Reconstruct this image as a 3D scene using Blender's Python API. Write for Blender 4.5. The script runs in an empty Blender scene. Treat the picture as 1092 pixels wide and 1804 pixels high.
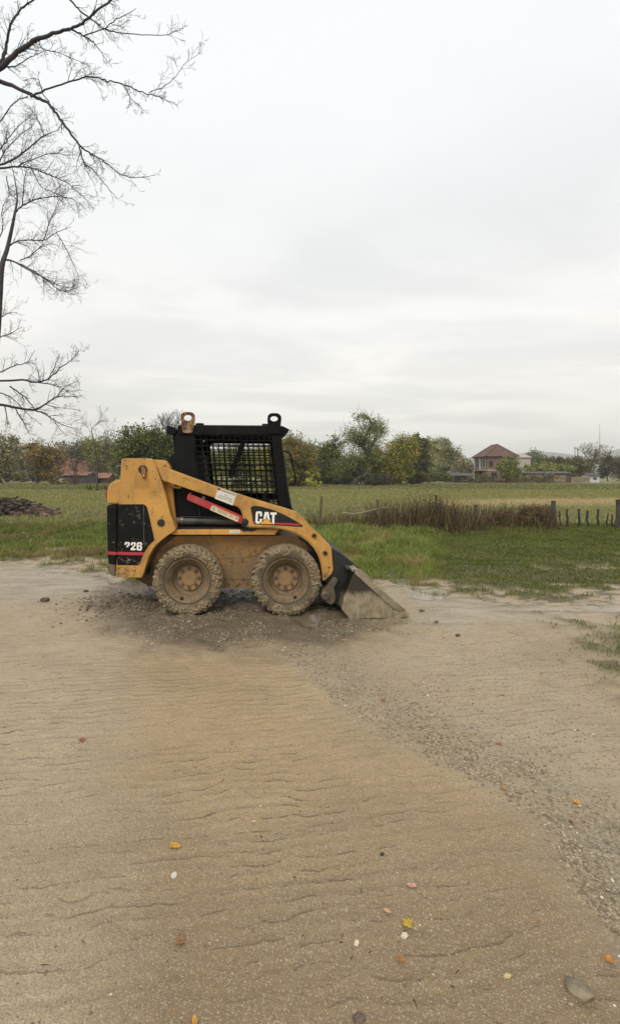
import bpy, bmesh, math, random
import numpy as np
from mathutils import Vector, Matrix

# ---------------------------------------------------------------- basics
SC = bpy.context.scene
COL = SC.collection
F, CX, HY, CH = 820.0, 457.0, 838.0, 1.486      # focal (px), principal point, horizon, camera height


def W(px, py, Y):
    """pixel of the photograph seen at distance Y -> point in the world"""
    return Vector(((px - CX) / F * Y, Y, CH - (py - HY) / F * Y))


def G(px, py):
    Y = F * CH / (py - HY)
    return Vector(((px - CX) / F * Y, Y, 0.0))


def link(o, parent=None):
    COL.objects.link(o)
    if parent is not None:
        o.parent = parent
    return o


def tag(o, label=None, cat=None, group=None, kind=None):
    if label: o['label'] = label
    if cat: o['category'] = cat
    if group: o['group'] = group
    if kind: o['kind'] = kind
    return o


def empty(name, loc):
    o = bpy.data.objects.new(name, None)
    o.location = loc
    o.empty_display_size = 0.2
    return link(o)


def smooth_shade(me, on=True):
    me.polygons.foreach_set('use_smooth', [on] * len(me.polygons))


def fast_mesh(name, V, Fc, mat=None, col=None, smooth=False, parent=None, attrs=None):
    """numpy vertices + triangles/quads -> one linked object"""
    V = np.asarray(V, dtype=np.float32)
    Fc = np.asarray(Fc, dtype=np.int32)
    k = Fc.shape[1]
    me = bpy.data.meshes.new(name)
    me.vertices.add(len(V)); me.vertices.foreach_set('co', V.ravel())
    me.loops.add(Fc.size); me.loops.foreach_set('vertex_index', Fc.ravel())
    me.polygons.add(len(Fc))
    me.polygons.foreach_set('loop_start', np.arange(0, Fc.size, k, dtype=np.int32))
    try:
        me.polygons.foreach_set('loop_total', np.full(len(Fc), k, dtype=np.int32))
    except Exception:
        pass
    me.polygons.foreach_set('use_smooth', np.full(len(Fc), smooth, dtype=bool))
    allattrs = dict(attrs or {})
    if col is not None: allattrs['col'] = col
    for an, c in allattrs.items():
        a = me.attributes.new(an, 'FLOAT_COLOR', 'POINT')
        c4 = np.ones((len(V), 4), dtype=np.float32); c4[:, :3] = c
        a.data.foreach_set('color', c4.ravel())
    me.update(calc_edges=True)
    me.validate()
    if mat: me.materials.append(mat)
    o = bpy.data.objects.new(name, me)
    return link(o, parent)


# ---------------------------------------------------------------- numpy noise
def _h(ix, iy, iz, seed):
    with np.errstate(over='ignore'):
        n = (ix.astype(np.uint32) * np.uint32(374761393) + iy.astype(np.uint32) * np.uint32(668265263)
             + iz.astype(np.uint32) * np.uint32(2147483647) + np.uint32(seed * 974711 + 13))
        n = (n ^ (n >> np.uint32(13))) * np.uint32(1274126177)
        n = (n ^ (n >> np.uint32(16))) * np.uint32(2246822519)
        n = n ^ (n >> np.uint32(15))
    return n.astype(np.float64) / 4294967295.0


def vnoise(x, y, z=None, seed=0):
    x = np.asarray(x, dtype=np.float64); y = np.asarray(y, dtype=np.float64)
    z = np.zeros_like(x) if z is None else np.asarray(z, dtype=np.float64)
    x, y, z = np.broadcast_arrays(x, y, z)
    fx, fy, fz = np.floor(x), np.floor(y), np.floor(z)
    ix, iy, iz = fx.astype(np.int64), fy.astype(np.int64), fz.astype(np.int64)
    u, v, w = x - fx, y - fy, z - fz
    u = u * u * (3 - 2 * u); v = v * v * (3 - 2 * v); w = w * w * (3 - 2 * w)
    r = 0
    for dz in (0, 1):
        for dy in (0, 1):
            for dx in (0, 1):
                wt = (u if dx else 1 - u) * (v if dy else 1 - v) * (w if dz else 1 - w)
                r = r + wt * _h((ix + dx) & 0xffffffff, (iy + dy) & 0xffffffff, (iz + dz) & 0xffffffff, seed)
    return r


def fbm(x, y, z=None, seed=0, oct=4, gain=0.5):
    a, s, tot = 1.0, 0.0, 0.0
    f = 1.0
    for k in range(oct):
        s = s + a * vnoise(x * f, y * f, None if z is None else z * f, seed + 17 * k)
        tot += a; a *= gain; f *= 2.03
    return s / tot


def sstep(a, b, x):
    t = np.clip((x - a) / (b - a), 0, 1)
    return t * t * (3 - 2 * t)


def poly_dist(x, y, pts):
    """distance to an open polyline (world xy)"""
    d = np.full(x.shape, 1e9)
    for (ax, ay), (bx, by) in zip(pts[:-1], pts[1:]):
        vx, vy = bx - ax, by - ay
        L = vx * vx + vy * vy + 1e-12
        t = np.clip(((x - ax) * vx + (y - ay) * vy) / L, 0, 1)
        d = np.minimum(d, np.hypot(x - ax - t * vx, y - ay - t * vy))
    return d


def poly_sd(x, y, pts):
    """signed distance to a closed polygon, positive inside"""
    inside = np.zeros(x.shape, dtype=bool)
    n = len(pts)
    for i in range(n):
        ax, ay = pts[i]; bx, by = pts[(i + 1) % n]
        c = ((ay > y) != (by > y)) & (x < (bx - ax) * (y - ay) / (by - ay + 1e-12) + ax)
        inside ^= c
    d = poly_dist(x, y, list(pts) + [pts[0]])
    return np.where(inside, d, -d)


# ---------------------------------------------------------------- node helper
class NB:
    def __init__(s, tree):
        s.t = tree; tree.nodes.clear()

    def n(s, typ, ins=None, **at):
        nd = s.t.nodes.new(typ)
        for k, v in at.items(): setattr(nd, k, v)
        for k, v in (ins or {}).items():
            sock = nd.inputs[k]
            if isinstance(v, bpy.types.NodeSocket): s.t.links.new(v, sock)
            else: sock.default_value = v
        return nd

    def math(s, op, a, b=0.0, clamp=False):
        return s.n('ShaderNodeMath', {0: a, 1: b}, operation=op, use_clamp=clamp).outputs[0]

    def mix(s, fac, a, b, mode='MIX'):
        nd = s.n('ShaderNodeMix', data_type='RGBA', blend_type=mode)
        for i, v in ((0, fac), (6, a), (7, b)):
            if isinstance(v, bpy.types.NodeSocket): s.t.links.new(v, nd.inputs[i])
            else: nd.inputs[i].default_value = v if i == 0 else ((*v, 1.0) if len(v) == 3 else v)
        return nd.outputs[2]

    def noise(s, vec, scale, detail=4.0, rough=0.55, dist=0.0):
        return s.n('ShaderNodeTexNoise', {'Vector': vec, 'Scale': scale, 'Detail': detail, 'Roughness': rough,
                                          'Distortion': dist}).outputs['Fac']

    def map(s, vec, scale=(1, 1, 1), rot=(0, 0, 0), loc=(0, 0, 0)):
        return s.n('ShaderNodeMapping', {'Vector': vec, 'Scale': scale, 'Rotation': rot, 'Location': loc}).outputs[0]

    def rng(s, v, a, b, c=0.0, d=1.0):
        return s.n('ShaderNodeMapRange', {'Value': v, 'From Min': a, 'From Max': b, 'To Min': c, 'To Max': d},
                   clamp=True, interpolation_type='SMOOTHSTEP').outputs[0]

    def vor(s, vec, scale, feature='F1', out='Distance', rand=1.0):
        return s.n('ShaderNodeTexVoronoi', {'Vector': vec, 'Scale': scale, 'Randomness': rand}, feature=feature).outputs[out]

    def bump(s, h, strength=0.4, dist=0.01, normal=None):
        ins = {'Height': h, 'Strength': strength, 'Distance': dist}
        if normal is not None: ins['Normal'] = normal
        return s.n('ShaderNodeBump', ins).outputs[0]

    def attr(s, name, out='Color'):
        return s.n('ShaderNodeAttribute', attribute_name=name).outputs[out]

    def sep(s, c):
        return s.n('ShaderNodeSeparateColor', {0: c}).outputs

    def out(s, **ins):
        b = s.n('ShaderNodeBsdfPrincipled', {k.replace('_', ' '): v for k, v in ins.items()})
        s.n('ShaderNodeOutputMaterial', {'Surface': b.outputs[0]})
        return b


def new_mat(name):
    m = bpy.data.materials.new(name); m.use_nodes = True
    return m, NB(m.node_tree)


def c4(c): return (*c, 1.0)


MUD = (0.235, 0.165, 0.092)


def paint(name, base, rough=0.45, mud_lo=0.2, mud_hi=0.75, mud_amt=1.0, chips=0.5, chipcol=(0.035, 0.022, 0.014), mudcol=MUD, vary=0.12,
          streak=0.25, floor_mud=0.0, spec=0.35, scuffs=(), stain=0.0):
    """machine paint with splashed dry mud (denser low down on the machine), chips and fine scratches"""
    m, b = new_mat(name)
    co = b.n('ShaderNodeTexCoord').outputs['Object']
    z = b.n('ShaderNodeSeparateXYZ', {0: co}).outputs[2]
    n1 = b.noise(co, 2.2, 5)
    dark = tuple(c * (1 - vary) for c in base); lite = tuple(min(1, c * (1 + vary)) for c in base)
    col = b.mix(b.rng(n1, 0.3, 0.7), dark, lite)
    # dull film of dust
    film = b.noise(co, 6.0, 8, 0.65)
    col = b.mix(b.math('MULTIPLY', b.rng(film, 0.45, 0.8), streak), col, mudcol)
    # mud, thick near the ground
    mn = b.noise(co, 11.0, 9, 0.7, 0.3)
    low = b.rng(z, mud_hi, mud_lo)
    thr = b.math('SUBTRACT', 0.78, b.math('MULTIPLY', low, 0.42))
    mm = b.n('ShaderNodeMapRange', {'Value': b.math('SUBTRACT', mn, thr), 'From Min': -0.03, 'From Max': 0.08}, clamp=True).outputs[0]
    mm = b.math('MULTIPLY', mm, mud_amt)
    if floor_mud: mm = b.math('MAXIMUM', mm, b.math('MULTIPLY', b.rng(b.noise(co, 4, 6), 0.25, 0.6), floor_mud))
    mcol = b.mix(b.noise(co, 40, 4), tuple(c * 0.6 for c in mudcol), tuple(min(1, c * 1.35) for c in mudcol))
    col = b.mix(mm, col, mcol)
    # chips and scuffs
    cn = b.noise(b.map(co, (1, 1, 1.6)), 26.0, 5, 0.65)
    area = b.rng(b.noise(co, 3.3, 2), 0.48, 0.62)
    cm = b.math('MULTIPLY', b.rng(cn, 0.635, 0.665), b.math('MULTIPLY', area, chips))
    if stain:
        st = b.math('MULTIPLY', b.rng(b.noise(b.map(co, (1.4, 1.4, 0.7)), 3.6, 7, 0.68, 0.6), 0.46, 0.66), stain)
        col = b.mix(st, col, b.mix(0.75, col, (0.14, 0.085, 0.035)))
    if scuffs:
        best = None
        for x0, z0, x1, z1, rad in scuffs:
            a_ = Vector((x0, 0, z0)); d_ = Vector((x1 - x0, 0, z1 - z0))
            q_ = b.n('ShaderNodeVectorMath', {0: co, 1: (1, 0, 1)}, operation='MULTIPLY').outputs[0]
            q_ = b.n('ShaderNodeVectorMath', {0: q_, 1: tuple(a_)}, operation='SUBTRACT').outputs[0]
            t_ = b.math('DIVIDE', b.n('ShaderNodeVectorMath', {0: q_, 1: tuple(d_)}, operation='DOT_PRODUCT').outputs['Value'], d_.length_squared, clamp=True)
            t_ = b.math('MAXIMUM', b.math('MINIMUM', t_, 1.0), 0.0)
            w_ = b.n('ShaderNodeVectorMath', {0: tuple(d_), 'Scale': t_}, operation='SCALE').outputs[0]
            dd_ = b.n('ShaderNodeVectorMath', {0: q_, 1: w_}, operation='DISTANCE').outputs['Value']
            near = b.rng(dd_, rad, rad * 0.2)
            best = near if best is None else b.math('MAXIMUM', best, near)
        cs = b.noise(b.map(co, (1, 1, 1.3)), 34.0, 6, 0.72, 0.8)
        thr2 = b.math('SUBTRACT', 0.80, b.math('MULTIPLY', best, 0.235))
        cm = b.math('MAXIMUM', cm, b.math('MULTIPLY', b.rng(b.math('SUBTRACT', cs, thr2), 0.0, 0.02), 0.92))
    sn = b.noise(b.map(co, (1.0, 1.0, 0.12), (0, 0.5, 0)), 48.0, 3, 0.6)
    cm = b.math('MAXIMUM', cm, b.math('MULTIPLY', b.rng(sn, 0.70, 0.73), b.math('MULTIPLY', b.rng(b.noise(co, 5.0, 3), 0.5, 0.6), chips)))
    col = b.mix(cm, col, chipcol)
    h = b.math('ADD', b.math('MULTIPLY', mm, b.noise(co, 60, 5)), b.math('MULTIPLY', cm, -0.5))
    r = b.math('ADD', b.math('MULTIPLY', mm, 0.85 - rough), b.rng(film, 0.3, 0.8, rough - 0.08, rough + 0.15))
    b.out(Base_Color=col, Roughness=r, Normal=b.bump(h, 0.5, 0.006), Specular_IOR_Level=spec)
    return m


def plain(name, base, rough=0.6, vary=0.25, scale=8.0, bump=0.2, metallic=0.0, spec=0.4, bscale=40.0, bdist=0.004):
    m, b = new_mat(name)
    co = b.n('ShaderNodeTexCoord').outputs['Object']
    n1 = b.noise(co, scale, 6, 0.6)
    col = b.mix(b.rng(n1, 0.3, 0.7), tuple(c * (1 - vary) for c in base), tuple(min(1, c * (1 + vary)) for c in base))
    b.out(Base_Color=col, Roughness=b.rng(n1, 0.2, 0.8, max(0, rough - 0.1), min(1, rough + 0.1)), Metallic=metallic,
          Specular_IOR_Level=spec, Normal=b.bump(b.noise(co, bscale, 4), bump, bdist))
    return m


def attr_mat(name, rough=0.7, trans=0.0, spec=0.25):
    """albedo comes from each blade's / leaf's own colour"""
    m, b = new_mat(name)
    col = b.attr('col')
    p = b.n('ShaderNodeBsdfPrincipled', {'Base Color': col, 'Roughness': rough, 'Specular IOR Level': spec})
    if trans:
        t = b.n('ShaderNodeBsdfTranslucent', {'Color': col})
        mx = b.n('ShaderNodeMixShader', {0: trans, 1: p.outputs[0], 2: t.outputs[0]})
        b.n('ShaderNodeOutputMaterial', {'Surface': mx.outputs[0]})
    else:
        b.n('ShaderNodeOutputMaterial', {'Surface': p.outputs[0]})
    return m


# ================================================================= camera, light, sky
cam = bpy.data.objects.new('camera', bpy.data.cameras.new('camera'))
cam.location = (0, 0, CH); cam.rotation_euler = (math.pi / 2, 0, 0)
cam.data.sensor_fit = 'VERTICAL'; cam.data.sensor_height = 36.0; cam.data.sensor_width = 36.0
cam.data.lens = 36.0 * F / 1804.0
cam.data.shift_y = -(902.0 - HY) / 1804.0
cam.data.shift_x = (546.0 - CX) / 1804.0
cam.data.clip_start = 0.05; cam.data.clip_end = 20000
link(cam); SC.camera = cam

SUN_EL, SUN_AZ = math.radians(46), math.radians(202)      # azimuth clockwise from +Y (behind the camera, a little left)
sun = bpy.data.lights.new('sun', 'SUN'); sun.energy = 1.45; sun.angle = math.radians(30); sun.color = (1, 0.96, 0.9)
so = link(bpy.data.objects.new('sun', sun))
sd = Vector((math.sin(SUN_AZ) * math.cos(SUN_EL), math.cos(SUN_AZ) * math.cos(SUN_EL), math.sin(SUN_EL)))
so.rotation_euler = sd.to_track_quat('Z', 'Y').to_euler(); so.location = sd * 50

wd = bpy.data.worlds.new('World'); SC.world = wd; wd.use_nodes = True
b = NB(wd.node_tree)
gen = b.n('ShaderNodeTexCoord').outputs['Generated']
xyz = b.n('ShaderNodeSeparateXYZ', {0: gen}).outputs
zz = b.math('ADD', b.math('MAXIMUM', xyz[2], 0.0), 0.10)
pl = b.n('ShaderNodeCombineXYZ', {0: b.math('DIVIDE', xyz[0], zz), 1: b.math('DIVIDE', xyz[1], zz), 2: 0.0}).outputs[0]
cl = b.noise(b.map(pl, (0.55, 1.0, 1), (0, 0, 0.25)), 1.05, 6, 0.52, 0.35)
cl2 = b.noise(b.map(pl, (0.4, 1.1, 1), (0, 0, -0.1), (3.1, 1.7, 0)), 0.45, 3, 0.5)
base = b.n('ShaderNodeValToRGB', {0: xyz[2]})
cr = base.color_ramp
cr.elements[0].position = 0.0; cr.elements[0].color = (0.755, 0.725, 0.67, 1)
cr.elements[1].position = 1.0; cr.elements[1].color = (0.90, 0.93, 0.945, 1)
for p_, c_ in ((0.10, (0.90, 0.87, 0.81)), (0.22, (0.965, 0.942, 0.898)), (0.45, (0.89, 0.90, 0.90)), (0.62, (0.90, 0.925, 0.935))):
    e = cr.elements.new(p_); e.color = (*c_, 1)
shade = b.math('MULTIPLY', b.rng(cl, 0.40, 0.60), b.rng(cl2, 0.25, 0.7, 0.5, 1.0))
strength_el = b.rng(xyz[2], 0.65, 0.35, 0.25, 1.0)
fac = b.math('MULTIPLY', shade, strength_el)
dcol = b.mix(1.0, base.outputs[0], (0.855, 0.86, 0.87), 'MULTIPLY')
bcol = b.mix(1.0, base.outputs[0], (1.05, 1.045, 1.035), 'MULTIPLY')
ccol = b.mix(fac, bcol, dcol)
bg1 = b.n('ShaderNodeBackground', {'Color': ccol, 'Strength': 0.90})
sky = b.n('ShaderNodeTexSky', sky_type='NISHITA', sun_disc=False, sun_elevation=SUN_EL, sun_rotation=SUN_AZ)
bg2 = b.n('ShaderNodeBackground', {'Color': sky.outputs[0], 'Strength': 0.1})
mx = b.n('ShaderNodeMixShader', {0: 0.06, 1: bg1.outputs[0], 2: bg2.outputs[0]})
b.n('ShaderNodeOutputWorld', {'Surface': mx.outputs[0]})

SC.view_settings.view_transform = 'Standard'; SC.view_settings.look = 'None'
SC.view_settings.exposure = 0.30; SC.view_settings.gamma = 1.0
try:
    SC.cycles.use_denoising = True
    SC.cycles.max_bounces = 6; SC.cycles.transparent_max_bounces = 8; SC.cycles.volume_bounces = 1
    SC.cycles.use_adaptive_sampling = True
except Exception:
    pass

# ================================================================= the ground
def gxy(pts): return [tuple(G(px, py)[:2]) for px, py in pts]


EDGE = sorted(gxy([(-700, 976), (-300, 980), (0, 981), (60, 984), (100, 990), (150, 996), (190, 1005), (260, 1012), (420, 1012), (580, 1006),
                   (640, 1014), (690, 1024), (760, 1032), (800, 1038), (850, 1049), (905, 1058), (980, 1058), (1030, 1050), (1092, 1042),
                   (1400, 1036), (2500, 1030)]))
EX = np.array([-60.0] + [p[0] for p in EDGE] + [60.0]); EY = np.array([EDGE[0][1]] + [p[1] for p in EDGE] + [EDGE[-1][1]])
PATCH = gxy([(1000, 1108), (1045, 1092), (1092, 1082), (1220, 1072), (1300, 1120), (1250, 1200), (1140, 1208), (1092, 1203), (1050, 1185), (1010, 1160), (985, 1140)])
GRAV = gxy([(500, 1150), (545, 1190), (600, 1232), (660, 1278), (740, 1318), (830, 1358), (920, 1408), (985, 1470), (1035, 1550), (1092, 1630), (1250, 1800)])
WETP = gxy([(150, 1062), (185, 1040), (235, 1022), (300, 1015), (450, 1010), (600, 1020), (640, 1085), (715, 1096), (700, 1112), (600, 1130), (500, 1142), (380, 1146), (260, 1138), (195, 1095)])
GRAVR = GRAV + gxy([(1500, 1600), (1500, 1120), (700, 1115), (560, 1140)])
TRACK_POLY = gxy([(250, 1150), (500, 1160), (640, 1262), (800, 1345), (940, 1430), (1010, 1540), (1092, 1660), (1200, 1804), (1300, 2400), (60, 2400), (200, 1804), (225, 1600), (250, 1400), (225, 1250)])
PALE1 = gxy([(-200, 988), (100, 992), (205, 1006), (220, 1030), (150, 1052), (0, 1062), (-200, 1060)])
PALE2 = gxy([(690, 1035), (760, 1040), (860, 1062), (1000, 1066), (1092, 1060), (1092, 1082), (990, 1086), (900, 1092), (820, 1110), (730, 1100), (715, 1085)])  # dirt path, with its wet sky sheen put into the pale colour
PUD = [gxy(p) for p in ([(655, 1017), (700, 1013), (755, 1018), (790, 1030), (740, 1036), (690, 1032)],
                        [(1012, 1070), (1092, 1062), (1180, 1062), (1190, 1078), (1092, 1082), (1020, 1080)],
                        [(505, 1083), (545, 1072), (575, 1078), (600, 1090), (575, 1104), (540, 1112), (515, 1100)],
                        [(705, 1040), (790, 1044), (800, 1056), (760, 1064), (718, 1060)])]
STRAW = [(8.0, 22.0), (60, 22.5), (60, 31), (16, 30), (9, 26)]


def zones(x, y):
    e = (fbm(x * 1.7, y * 1.7, seed=3) - 0.5) * 1.1 + (fbm(x * 6, y * 6, seed=5) - 0.5) * 0.8
    yb = np.interp(x, EX, EY)
    grass = sstep(-0.25, 0.35, (y - yb) + 0.16 + e * 1.75)
    bare = sstep(0.54, 0.62, fbm(x * 1.1, y * 2.6, seed=21)) * (1 - sstep(0.5, 2.4, y - yb))
    grass = grass * (1 - 0.95 * bare)
    p = poly_sd(x, y, PATCH)
    grass = np.maximum(grass, 0.85 * sstep(-0.20, 0.35, p + e * 0.9) * sstep(.33, .47, fbm(x * 2.4, y * 5.0, seed=23)))
    gd = poly_dist(x, y, GRAV) * np.where(poly_sd(x, y, GRAVR) > 0, 1.0, -1.0) + e * 0.20
    grav = sstep(-0.16, 0.10, gd) * (0.22 + 0.78 * sstep(0.62, 0.10, gd)) * sstep(5.2, 3.6, y)
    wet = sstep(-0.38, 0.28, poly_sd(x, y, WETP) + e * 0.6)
    brown = sstep(-0.25, 0.15, poly_sd(x, y, TRACK_POLY) + e * 0.30)
    pale = np.maximum(sstep(-0.2, 0.3, poly_sd(x, y, PALE1) + e * 0.5), sstep(-0.25, 0.3, poly_sd(x, y, PALE2) + e * 0.4))
    pud = np.zeros_like(x)
    for k, q in enumerate(PUD):
        pud = np.maximum(pud, sstep(-0.03, 0.10, poly_sd(x, y, q) - 0.03 + e * 0.34))
    straw = sstep(-1.5, 2.0, poly_sd(x, y, STRAW) + e * 4)
    return grass, grav, wet, brown, pale, pud, straw


def gz(x, y, fine=True):
    """height of the ground"""
    x = np.asarray(x, float); y = np.asarray(y, float)
    near = sstep(60, 8, y)
    z = (fbm(x * 0.5, y * 0.5, seed=31, oct=3) - 0.5) * 0.07 * near
    under = sstep(1.9, 1.0, np.hypot((x + 0.1) / 1.35, (y - 5.5) / 1.0))        # flat where the machine stands
    z = z * (1 - under)
    if fine:
        grass, grav, wet, brown, pale, pud, straw = zones(x, y)
        yb = np.interp(x, EX, EY)
        z = z + grass * ((fbm(x * 2.2, y * 2.2, seed=33) - 0.5) * 0.10 + 0.03) * sstep(40, 10, y)
        z = z + (1 - grass) * (fbm(x * 5, y * 5, seed=35, oct=4) - 0.5) * 0.024 * (1 - 0.55 * brown) * (1 - 0.8 * under * 0)
        z = z + grav * (fbm(x * 24, y * 24, seed=37, oct=3) - 0.45) * 0.028
        z = z + wet * (fbm(x * 11, y * 11, seed=39, oct=4) - 0.55) * 0.035
        clod = np.exp(-(((x + 1.55) / 0.42) ** 2 + ((y - 5.35) / 0.35) ** 2))
        z = z + clod * (0.02 + 0.11 * fbm(x * 11, y * 11, seed=41, oct=5, gain=.6))
        for wx in (-0.768, 0.285):
            rim_ = np.exp(-((y - 4.90) / .055) ** 2) * np.exp(-((x - wx) / .20) ** 2) + .9 * np.exp(-((y - 5.06) / .15) ** 2) * (np.exp(-((x - wx - .24) / .07) ** 2) + np.exp(-((x - wx + .24) / .07) ** 2))
            z = z + rim_ * 0.055 * fbm(x * 17, y * 17, seed=43, oct=3)
        tr = np.exp(-((y - 5.12) / 0.16) ** 2) * sstep(-3.6, -0.9, x) * sstep(0.55, 0.2, x)
        z = z - tr * 0.012
        # silt ripples: little ledges running across the track
        q = y - 0.13 * x + 0.05 * (fbm(x * 1.6, y * 1.6, seed=45) - 0.5)
        r = vnoise(x * 1.1, q * 13.0, seed=47)
        led = sstep(0.42, 0.5, r) - sstep(0.5, 0.62, r)
        z = z - led * 0.006 * sstep(6, 3.5, y) * (1 - grav) * (1 - grass)
        z = np.where(pud > 0, z * (1 - pud) + pud * np.minimum(z, -0.012), z)
    return z


def axis(segs):
    out = [segs[0][0]]
    for a, bb, st in segs:
        n = max(1, int(round((bb - a) / st)))
        out += list(np.linspace(a, bb, n + 1)[1:])
    return np.array(out)


def geo(a, bb, n): return np.geomspace(a, bb, n + 1)[1:]


ys = np.concatenate([axis([(-6, 0.9, 0.5), (0.9, 3.0, 0.014), (3.0, 6.6, 0.022), (6.6, 14, 0.06)]), geo(14, 70, 60), geo(70, 6000, 40)])
xr = np.concatenate([axis([(0.0, 2.6, 0.02), (2.6, 6.0, 0.05), (6.0, 16.0, 0.3)]), geo(16, 4000, 34)])
xs = np.concatenate([-xr[::-1], xr[1:]])
GX, GY = np.meshgrid(xs, ys)
gx, gy = GX.ravel(), GY.ravel()
gzv = gz(gx, gy)
gzv = np.where(gy < 0.9, gz(gx, gy, False), gzv)
ny, nx = GX.shape
idx = np.arange(nx * ny).reshape(ny, nx)
quads = np.stack([idx[:-1, :-1].ravel(), idx[:-1, 1:].ravel(), idx[1:, 1:].ravel(), idx[1:, :-1].ravel()], 1)
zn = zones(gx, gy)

m_ground, b = new_mat('ground')
pos = b.n('ShaderNodeNewGeometry').outputs['Position']
za = b.sep(b.attr('zone_a')); zb = b.sep(b.attr('zone_b')); zc = b.sep(b.attr('zone_c'))
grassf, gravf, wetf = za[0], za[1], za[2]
brownf, palef, pudf = zb[0], zb[1], zb[2]
strawf, edgef = zc[0], zc[1]
n_big = b.noise(pos, 0.9, 5, 0.6)
n_mid = b.noise(pos, 7.0, 6, 0.65)
n_fine = b.noise(pos, 70.0, 5, 0.7)
n_grit = b.noise(pos, 260.0, 3, 0.7)
sand = b.mix(b.rng(n_big, 0.3, 0.7), (0.356, 0.262, 0.150), (0.446, 0.344, 0.212))
brown = b.mix(b.rng(n_big, 0.3, 0.72), (0.350, 0.238, 0.116), (0.440, 0.316, 0.170))
yfade = b.rng(b.n('ShaderNodeSeparateXYZ', {0: pos}).outputs[1], 1.2, 2.6)
brown = b.mix(yfade, b.mix(0.70, brown, (0.215, 0.138, 0.066)), brown)
col = b.mix(brownf, sand, brown)
smear = b.noise(b.map(pos, (1.3, 4.5, 1), (0, 0, -0.12)), 1.5, 7, 0.66, 0.4)
col = b.mix(b.math('MULTIPLY', palef, 0.7), col, b.mix(b.rng(smear, .36, .62), (0.215, 0.172, 0.118), (0.435, 0.370, 0.275)))
col = b.mix(b.math('MULTIPLY', b.rng(n_mid, 0.42, 0.72), 0.35), col, b.mix(0.5, col, (0.20, 0.145, 0.09)))
damp = b.noise(b.map(pos, (1.0, 1.7, 1), (0, 0, .3)), 1.15, 8, 0.62, 0.5)
col = b.mix(b.math('MULTIPLY', b.rng(damp, 0.50, 0.66), 0.26), col, (0.205, 0.148, 0.088))
# grit: every grain its own tone
gcell = b.vor(pos, 310.0, out='Color')
gs = b.sep(gcell)
col = b.mix(b.math('MULTIPLY', b.rng(gs[0], 0.66, 0.76), 0.55), col, b.mix(gs[1], (0.13, 0.10, 0.065), (0.24, 0.185, 0.12)))
col = b.mix(b.math('MULTIPLY', b.rng(gs[1], 0.84, 0.92), 0.45), col, (0.58, 0.52, 0.42))
spk = b.noise(pos, 150.0, 4, .75)
col = b.mix(b.math('MULTIPLY', b.rng(spk, .56, .72), .28), col, (0.17, 0.122, 0.072))
scell = b.sep(b.vor(pos, 85.0, out='Color'))
gravtone = b.mix(b.rng(n_big, .3, .7), (0.310, 0.236, 0.142), (0.400, 0.315, 0.205))
col = b.mix(b.math('MULTIPLY', gravf, 0.7), col, gravtone)
stones = b.mix(scell[0], (0.15, 0.112, 0.072), (0.42, 0.35, 0.25))
gm = b.math('MULTIPLY', gravf, b.rng(b.noise(pos, 5.0, 4), 0.30, 0.55))
col = b.mix(b.math('MULTIPLY', gm, 0.6), col, stones)
# wet churned mud round the machine, its colour also deepened for contact shadow
wet_shade_c = b.mix(b.rng(n_mid, 0.3, 0.7), (0.070, 0.048, 0.026), (0.175, 0.122, 0.070))
wet_shade_c = b.mix(b.math('MULTIPLY', b.rng(gs[0], 0.8, 0.86), 0.5), wet_shade_c, (0.40, 0.35, 0.26))
col = b.mix(b.math('MULTIPLY', wetf, 0.92), col, wet_shade_c)
# thin dark cracks between the silt ripples
px_ = b.n('ShaderNodeSeparateXYZ', {0: pos}).outputs
warp = b.math('MULTIPLY', b.math('SUBTRACT', b.noise(pos, 2.6, 4, 0.55), 0.5), 0.13)
q = b.math('ADD', b.math('SUBTRACT', px_[1], b.math('MULTIPLY', px_[0], 0.13)), warp)
rv = b.n('ShaderNodeCombineXYZ', {0: b.math('MULTIPLY', px_[0], 1.7), 1: b.math('MULTIPLY', q, 19.0), 2: 0.0}).outputs[0]
rn = b.noise(rv, 1.0, 3, 0.6)
ph = b.math('ADD', b.math('MULTIPLY', q, 2 * math.pi / 0.058), b.math('MULTIPLY', b.noise(pos, 2.4, 4, .6), 14.0))
wv = b.math('SINE', ph)
dash = b.rng(b.noise(b.map(pos, (5.0, 13.0, 1.0), (0, 0, -.13)), 1.0, 4, 0.6), 0.465, 0.585)
fray = b.rng(b.noise(pos, 110, 3, 0.7), 0.34, 0.62, 0.15, 1.0)
patchy = b.rng(b.noise(pos, .8, 3, .5), .36, .56, .25, 1.0)
line = b.math('MULTIPLY', b.rng(wv, .87, .985), b.math('MULTIPLY', dash, b.math('MULTIPLY', fray, patchy)))
big = b.math('MULTIPLY', b.rng(b.math('ABSOLUTE', b.math('SUBTRACT', rn, 0.45)), 0.018, 0.002), b.rng(b.noise(b.map(pos, (2.2, 4.0, 1.0)), 2.0, 6, 0.72), 0.55, 0.66))
line = b.math('MAXIMUM', line, b.math('MULTIPLY', b.math('MULTIPLY', big, fray), 0.5))
line = b.math('MULTIPLY', line, b.rng(px_[1], 1.0, 2.2, 0.55, 1.0))
dry = b.math('SUBTRACT', 1.0, b.math('MAXIMUM', b.math('MAXIMUM', gravf, wetf), grassf), clamp=True)
line = b.math('MULTIPLY', line, dry)
line = b.math('MULTIPLY', line, b.rng(px_[1], 6.5, 3.6))
col = b.mix(b.math('MULTIPLY', line, 0.68), col, (0.130, 0.088, 0.050))
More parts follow.
